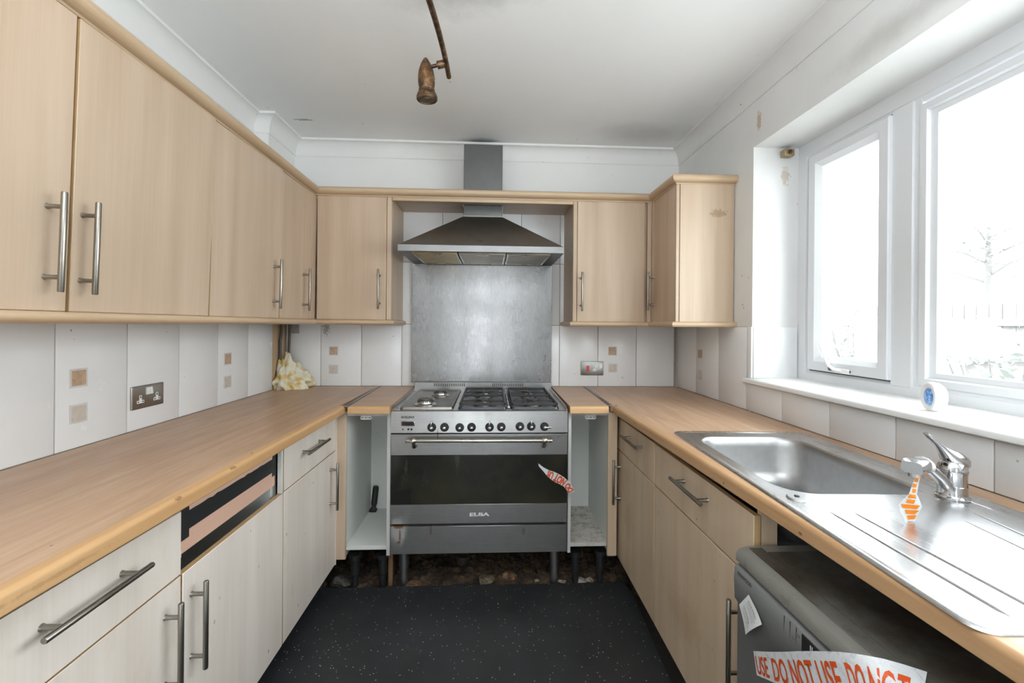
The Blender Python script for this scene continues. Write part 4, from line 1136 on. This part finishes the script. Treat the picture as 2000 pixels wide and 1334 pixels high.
# ------------------------------------------------------------------ dishwasher
DY0, DY1 = .420, 1.020
dw = thing('dishwasher', 'grimy grey freestanding dishwasher under the sink drainer', 'dishwasher', (.9, .72, -.045))
b = NB(); box(b, .640, 1.19, DY0+.004, DY1-.004, -.03, .733, .004); part('cabinet', b, DW_GREY, dw)
b = NB(); prism(b, [(.600, DY0, .742), (.600, DY0, .758), (.606, DY0, .768), (.625, DY0, .774), (1.20, DY0, .774), (1.20, DY0, .742)], (0, DY1-DY0, 0))
lid = part('lid', b, DW_LID, dw)
b = NB(); box(b, .660, 1.195, DY0+.03, DY1-.03, .7742, .7755); box(b, .626, .658, DY0+.01, DY1-.01, .7742, .7762, .001); part('lid_top', b, DW_TOP, lid, 'brown grimy top surface')
b = NB()
prf = [(.642, .08), (.604, .08), (.604, .640), (.596, .652), (.594, .700), (.596, .728), (.602, .7335), (.642, .7335)]
prism(b, [(x, DY0+.002, z) for x, z in prf], (0, DY1-DY0-.004, 0)); dd = part('door', b, DW_GREY, dw, smooth=50)
b = NB(); box(b, .618, .64, DY0+.004, DY1-.004, .7337, .7418); part('door_seal', b, BLACK, dw)
b = NB(); lathe(b, [(.0001, -.004), (.060, -.002), (.075, .001), (.078, .004)], (.603, .76, .612), (1, 0, 0), 28); 
for v in b.verts: v.co.z = .625 + (v.co.z - .612)*.30; v.co.y = .78 + (v.co.y-.76)*1.25
part('handle_scoop', b, DW_LID, dd)
XDW = .5935
b = NB(); box(b, XDW, XDW+.003, .560, .790, .690, .7275, .001); cpn = part('control_strip', b, BLACK, dd, 'black display strip')
for k, y in enumerate((.805, .822, .839)):
    b = NB(); box(b, XDW+.0005, XDW+.002, y-.0004, y+.0004, .694, .728); part('button_line', b, INK, dd)
for k, (y, z) in enumerate(((.800, .716), (.812, .703), (.822, .691))):
    b = NB(); lathe(b, [(.0045, 0), (.0045, .0008)], (XDW+.0012, y, z), (-1, 0, 0), 14); part('button', b, INKGREY, dd)
for k in range(3):
    b = NB(); box(b, XDW-.0008, XDW+.001, .765 - .028*k, .7665 - .028*k, .712, .722); box(b, XDW-.0008, XDW+.001, .761 - .028*k, .7622 - .028*k, .709, .722); part('display_mark', b, PAPER, cpn)
b = text_bm('KENWOOD', .012, lambda x, y, h: (XDW+.0008 + .004*max(0, (.006-y))/.006*.0, 1.003 - x, .7165 + y), bold=.0003, xscale=.85); part('lettering', b, INK, dd, smooth=0)
# paper energy label, one corner lifting
pc = [Vector((.5930, .953, .699)), Vector((.5945, .990, .652)), Vector((.597, .958, .604)), Vector((.5935, .897, .670))]
b = NB(); g = [[None]*7 for _ in range(7)]
def pq(u, v):
    p = pc[0].lerp(pc[3], u).lerp(pc[1].lerp(pc[2], u), v)
    p.x = .5925 - .012*max(0, u-.45)**1.5*(1 - .3*v) - .004*math.sin(PI*v)*u - .0015
    return p
for i in range(7):
    for j in range(7): g[i][j] = b.verts.new(pq(i/6, j/6))
for i in range(6):
    for j in range(6): b.faces.new((g[i][j], g[i+1][j], g[i+1][j+1], g[i][j+1]))
lb = solo('paper_label', b, PAPER, 'crumpled white paper label stuck crooked on the dishwasher door', 'label', tuple(pc[0]), smooth=60)
b = NB()
random.seed(5)
for r, (v0, th, ln_) in enumerate(((.16, .028, .62), (.26, .014, .7), (.33, .014, .66), (.40, .014, .72), (.58, .030, .62), (.68, .012, .7), (.74, .012, .55), (.80, .012, .66))):
    u = .16
    while u < .16 + ln_:
        w = random.uniform(.03, .09)
        q = [(u, v0), (u+w, v0), (u+w, v0+th), (u, v0+th)]
        b.faces.new([b.verts.new(pq(*k) + Vector((-.0012, 0, 0))) for k in q]); u += w + .02
part('fine_print', b, INKGREY, lb, kind='stuff', smooth=0)
# DO NOT USE tape across the dishwasher
T = [(.590, .932, .586), (.588, .880, .624), (.587, .830, .662), (.586, .787, .696), (.587, .749, .725), (.588, .721, .746), (.591, .697, .763), (.596, .677, .776), (.604, .657, .787), (.622, .649, .788), (.645, .638, .787), (.668, .624, .786)]
B_ = [(.5875, .915, .546), (.5855, .858, .578), (.584, .800, .612), (.5835, .751, .644), (.584, .711, .672), (.584, .683, .692), (.584, .659, .709), (.584, .639, .722), (.582, .617, .736), (.580, .602, .748), (.580, .582, .757), (.580, .555, .765)]
dtape = solo('hazard_tape', ribbon(T, B_), TAPE, 'wide white DO NOT USE tape with orange-red letters across the dishwasher', 'tape', T[4], smooth=60)
f3, l3 = rib_map(T, B_, 0, (0, 0, 0))
nd = Vector((-.85, -.1, .35)).normalized() * .0012
def lay(s, s0, s1):
    b = text_bm(s, 1.0, lambda x, y, h: (x, y, h), sub=2, bold=.018)
    w0 = min(v.co.x for v in b.verts); w1 = max(v.co.x for v in b.verts); h1 = max(v.co.y for v in b.verts)
    for v in b.verts: v.co = f3(s0 + (v.co.x-w0)/(w1-w0)*(s1-s0), .90 - .70*v.co.y/h1) + nd
    part('lettering', b, ORANGE, dtape, smooth=0)
lay('USE', .006, .056); lay('DO NOT USE', .074, .284); lay('DO NOT', .302, .392)

# ------------------------------------------------------------------ sockets
def plate_bm(fn, w, h, th=.006):
    b = NB(); loft(b, [[fn(x, y, 0) for x, y in rrect(-w, w, -h, h, .004, 3)], [fn(x, y, th-.002) for x, y in rrect(-w, w, -h, h, .004, 3)], [fn(x, y, th) for x, y in rrect(-w+.003, w-.003, -h+.003, h-.003, .003, 3)]], True, True); return b
def pan(fn, poly, d0, d1):
    b = NB(); loft(b, [[fn(x, y, d0) for x, y in poly], [fn(x, y, d1) for x, y in poly]], True, True); return b
def outlet(t, fn, cx, cy):
    T_ = [(-.016, -.014), (.016, -.014), (.016, -.003), (.0055, -.003), (.0055, .016), (-.0055, .016), (-.0055, -.003), (-.016, -.003)]
    o = part('outlet', pan(fn, [(cx+x, cy+y) for x, y in T_], .005, .0068), WHITEP, t)
    b = NB()
    for x, y, w, h in ((0, .009, .0021, .004), (-.0105, -.0085, .003, .002), (.0105, -.0085, .003, .002)):
        loft(b, [[fn(cx+x+a*w, cy+y+c*h, d) for a, c in ((-1, -1), (1, -1), (1, 1), (-1, 1))] for d in (.0060, .0072)])
    part('pin_holes', b, INK, o)
def rocker(t, fn, cx, cy, w, h, m):
    b = NB(); loft(b, [[fn(cx+x*w, cy+y*h, .005) for x, y in ((-1, -1), (1, -1), (1, 1), (-1, 1))], [fn(cx+x*w*.9, cy+y*h*.95, .0085 if y > 0 else .0115) for x, y in ((-1, -1), (1, -1), (1, 1), (-1, 1))]])
    return part('rocker_switch', b, m, t)
def screws(t, fn, w):
    for x in (-w, w):
        b = NB(); loft(b, [[fn(x + .0032*math.cos(2*PI*k/10), .003*math.sin(2*PI*k/10) , d) for k in range(10)] for d in (.0055, .0070)]); part('screw', b, CHROME, t)
sl = thing('double_socket', 'tarnished steel double socket on the left wall tiles', 'socket', (XL, 1.691, 1.030))
fL = lambda x, y, d: (XL + d, 1.691 + x, 1.030 + y)
part('face_plate', plate_bm(fL, .0765, .0425), SOCK, sl); outlet(sl, fL, -.038, -.008); outlet(sl, fL, .040, -.008)
rocker(sl, fL, -.006, .020, .0072, .0135, WHITEP); rocker(sl, fL, .009, .020, .0072, .0135, WHITEP); screws(sl, fL, .060)
YS = YB + .0004
so = thing('cooker_switch', 'steel cooker switch plate with a red rocker on the back wall', 'switch', (.659, YS, 1.030))
fB = lambda x, y, d: (.659 + x, YS - d, 1.030 + y)
part('face_plate', plate_bm(fB, .0755, .0455), SOCK2, so); rocker(so, fB, -.028, -.001, .0090, .018, REDP); outlet(so, fB, .016, -.005); rocker(so, fB, .047, .014, .006, .012, WHITEP); screws(so, fB, .061)

# ------------------------------------------------------------------ corner: pipes and foam
b = NB(); tube(b, [(-1.290, 2.700, 2.05), (-1.290, 2.700, 1.28), (-1.291, 2.702, 1.25), (-1.294, 2.695, 1.20), (-1.294, 2.695, .915)], .0085, 12); solo('pipe', b, PIPE, 'dark kinked pipe in the left corner, the nearer of two', 'pipe', (-1.293, 2.70, .915))
b = NB(); tube(b, [(-1.268, 2.755, 2.05), (-1.268, 2.755, 1.25), (-1.274, 2.752, .915)], .0075, 12); solo('pipe', b, PIPE, 'dark straight pipe in the left corner, against the back wall', 'pipe', (-1.27, 2.755, .915))
b = NB(); box(b, -1.258, -1.222, 2.765, 2.790, 1.245, 1.36, .003); solo('pipe_bracket', b, plastic('grey_bracket', (.28, .26, .25), .6).m, 'small grey bracket on the wall beside the dark pipes', 'bracket', (-1.24, 2.78, 1.25))
b = NB(); bmesh.ops.create_icosphere(b, subdivisions=5, radius=1)
for v in b.verts:
    d = v.co.copy()
    k = 1 + .36*noise.noise(d*1.9 + Vector((3, 1, 7))) + .22*noise.noise(d*4.2 + Vector((9, 2, 1))) + .09*noise.noise(d*11)
    h = max(0, d.z)
    wdt = (1 - .62*h**.8)
    x = -1.275 + (d.x*.115*wdt + .042*(1-h))*k; y = 2.715 + d.y*.105*wdt*k; z = .955 + d.z*.150*k
    v.co = Vector((max(x, XL+.001), min(y, YB-.001), max(z, .9102)))
solo('foam_lump', b, FOAM, 'lump of yellowed expanding foam round the pipes in the corner', 'foam', (-1.25, 2.70, .9102), smooth=120)

# ------------------------------------------------------------------ broken floor under the cooker
b = NB(); nx, ny = 260, 100; gv = []
for j in range(ny+1):
    row = []
    for i in range(nx+1):
        x = -1.0 + 1.85*i/nx; y = 2.10 + .69*j/ny
        h = -.028 + .024*noise.noise((x*5, y*6, 1)) + .020*noise.noise((x*13, y*14, 4)) + .014*noise.noise((x*34, y*36, 9)) + .007*noise.noise((x*80, y*80, 2))
        if y < 2.20: h = min(h, -.006) if y > 2.16 else min(h, -.012)
        row.append(b.verts.new((x, y, max(h, -.0445))))
    gv.append(row)
for j in range(ny):
    for i in range(nx): b.faces.new((gv[j][i], gv[j][i+1], gv[j+1][i+1], gv[j+1][i]))
part('broken_screed', b, RUBBLE, floor, 'broken brown screed under the cooker', smooth=25)
b = NB(); random.seed(11)
for q_ in range(760):
    x = random.gauss(.15, .36); y = 2.178 + abs(random.gauss(0, .07)); s = random.uniform(.003, .010) if q_ < 600 else random.uniform(.010, .020)
    if not -.9 < x < .75: continue
    v = [b.verts.new((x + s*random.uniform(.6, 1)*a, y + s*random.uniform(.6, 1)*c, -.026 + s*(.8 if d else -.4) + .012*noise.noise((x*14, y*14, 4)))) for d in (0, 1) for a, c in ((-1, -1), (1, -1), (1, 1), (-1, 1))]
    for q in ((3,2,1,0),(4,5,6,7),(0,1,5,4),(1,2,6,5),(2,3,7,6),(3,0,4,7)): b.faces.new([v[i] for i in q])
part('grit', b, RUBBLE, floor, 'fine brown grit along the torn edge of the vinyl', kind='stuff', smooth=0)
def chunk(name, label, cat, c, r, m, flat=.6, seed=0, group=None):
    b = NB(); bmesh.ops.create_icosphere(b, subdivisions=3, radius=1)
    rnd = random.Random(seed); pl = [Vector((rnd.gauss(0, 1), rnd.gauss(0, 1), rnd.gauss(0, 1))).normalized() for _ in range(11)]
    for v in b.verts:
        d = v.co.normalized(); k = 1.15
        for i, p in enumerate(pl):                       # facets of a broken stone
            q = d.dot(p)
            if q > .05: k = min(k, (.62 + .035*i) / q)
        k += .07*noise.noise(d*5 + Vector((seed*3.7, 1, 2)))
        v.co = Vector((c[0] + d.x*r*k, c[1] + d.y*r*.8*k, c[2] + max(d.z*k, -.5)*r*flat))
    solo(name, b, m, label, cat, (c[0], c[1], c[2] - .5*r*flat), group=group, smooth=24)
chunk('brick_piece', 'orange-brown broken brick lump on the rubble under the middle of the cooker', 'rubble', (.105, 2.245, -.008), .034, BRICKC, .75, 1)
chunk('brick_piece', 'flat reddish brick slab by the left cooker foot', 'rubble', (-.385, 2.192, -.018), .052, BRICKC, .32, 2)
chunk('mortar_lump', 'pale brown mortar lump just left of the brick lump under the cooker', 'rubble', (-.010, 2.215, -.014), .050, _stone('mortar', (.20, .15, .10), (.05, .036, .025)), .6, 3)
chunk('plaster_chip', 'white plaster chip at the vinyl edge below the right cooker foot', 'rubble', (.375, 2.200, -.014), .024, PLASTER, .4, 4)
chunk('plaster_chip', 'largest white plaster chip, at the vinyl edge under the right open unit', 'rubble', (.465, 2.205, -.012), .034, PLASTER, .4, 5)
chunk('plaster_chip', 'small white plaster chip on the rubble under the cooker, right of the brick lump', 'rubble', (.245, 2.215, -.014), .013, PLASTER, .6, 6)
chunk('plaster_chip', 'rightmost white plaster chip by the right corner post', 'rubble', (.515, 2.210, -.012), .024, PLASTER, .45, 9)
chunk('concrete_lump', 'grey concrete lump in front of the left open unit legs', 'rubble', (-.760, 2.230, -.012), .055, _stone('grey_concrete', (.12, .115, .10), (.03, .027, .023)), .5, 7)
b = NB(); lathe(b, [(.030, -.042), (.030, .006), (.036, .006), (.036, -.042)], (-.150, 2.44, 0), (0, 0, 1), 24, False)
dp_ = solo('drain_pipe', b, PIPE, 'open dark drain pipe end in the floor under the cooker', 'pipe', (-.150, 2.44, -.042))
b = NB(); lathe(b, [(.0298, -.040), (.0001, -.040)], (-.150, 2.44, 0), (0, 0, 1), 20, False); part('pipe_inside', b, INK, dp_)
b = NB(); box(b, -.520, -.497, 2.225, 2.26, -.035, .135, .002); solo('wood_offcut', b, wood('raw_offcut', (.16, .09, .045), (.25, .15, .08), 'Z', .7).m, 'upright timber offcut beside the left cooker foot', 'offcut', (-.508, 2.24, -.035))

# ------------------------------------------------------------------ ceiling spotlight bar
sb = thing('ceiling_spotlight', 'rusty wavy ceiling spotlight bar hanging with one spot head', 'ceiling light', (-.19, .75, 2.47))
pts = [(-.156 - .012*math.sin(k/12*2.6)*0 - .085*(1-k/12)**1.6 + .0, 1.50 - .85*(1-k/12), 2.170 + .012*math.sin((1-k/12)*5)) for k in range(13)]
b = NB(); tube(b, pts, .0085, 14); br = part('bar', b, RUST, sb)
b = NB(); lathe(b, [(.055, 2.4695), (.055, 2.452), (.012, 2.445), (.010, 2.17)], (pts[1][0], pts[1][1], 0), (0, 0, 1), 20); part('ceiling_rose', b, RUST, sb)
A = Vector(pts[-2]); Cc = Vector((-.224, 1.432, 2.158))
b = NB(); tube(b, [A, A.lerp(Cc, .45), A.lerp(Cc, .46), A.lerp(Cc, .9)], [.012, .0125, .006, .006], 12); part('arm', b, RUST, sb)
b = NB()
ax = Vector((.03, .10, -.99)).normalized()
lathe(b, [(.0005, -.003), (.007, .002), (.0165, .018), (.0245, .040), (.0275, .062), (.0275, .080), (.0250, .094), (.0238, .098), (.0264, .099), (.0264, .101), (.0240, .102), (.0264, .103), (.0262, .105), (.0225, .106)], Vector((-.226, 1.432, 2.190)), ax, 28)
sh_ = part('spot_head', b, RUST, sb)
b = NB()
lathe(b, [(.0225, .104), (.0300, .110), (.0345, .121), (.0345, .131), (.031, .135), (.028, .134), (.024, .123)], Vector((-.226, 1.432, 2.190)), ax, 28, False); part('spot_rim', b, RUST, sh_)
b = NB(); lathe(b, [(.029, .132), (.0001, .129)], Vector((-.226, 1.432, 2.190)), ax, 20, False); part('lens', b, plastic('dull_lens', (.12, .09, .06), .2).m, sh_)

# ------------------------------------------------------------------ small things by the window
t = thing('blind_bracket', 'small tarnished blind bracket in the top corner of the window recess', 'bracket', (1.385, 1.975, 2.13))
b = NB(); box(b, 1.362, 1.410, 1.942, 1.9795, 2.114, 2.146, .003); part('bracket_plate', b, BRASSY, t)
b = NB(); lathe(b, [(.010, 0), (.009, .004), (.0001, .006)], (1.386, 1.9418, 2.130), (0, -1, 0), 14); part('bracket_screw', b, RUST, t)
af = thing('air_freshener', 'white oval air freshener with a blue centre on the window sill', 'air freshener', (1.295, 1.2, 1.0665))
fa = Vector((-.97, .24, 0)).normalized(); fs = Vector((fa.y*-1, fa.x, 0))
CA = Vector((1.300, 1.200, 1.1095))
b = NB()
def oval(d, s, zs=1.0): return [CA + fa*d + fs*(math.cos(2*PI*k/32)*.032*s) + Vector((0, 0, math.sin(2*PI*k/32)*.0435*s)) for k in range(32)]
loft(b, [oval(-.020, .55), oval(-.018, .78), oval(-.010, .92), oval(.004, 1.0), oval(.012, .98), oval(.017, .90), oval(.017, .66), oval(.013, .60)], True, True)
for v in b.verts: v.co.z = max(v.co.z, 1.0668)
part('shell', b, WHITEP, af, smooth=60)
b = NB(); loft(b, [oval(.0128, .58), oval(.0155, .55), oval(.017, .42), oval(.0175, .2)], True, True)
part('blue_insert', b, BLUEP, af, smooth=60)
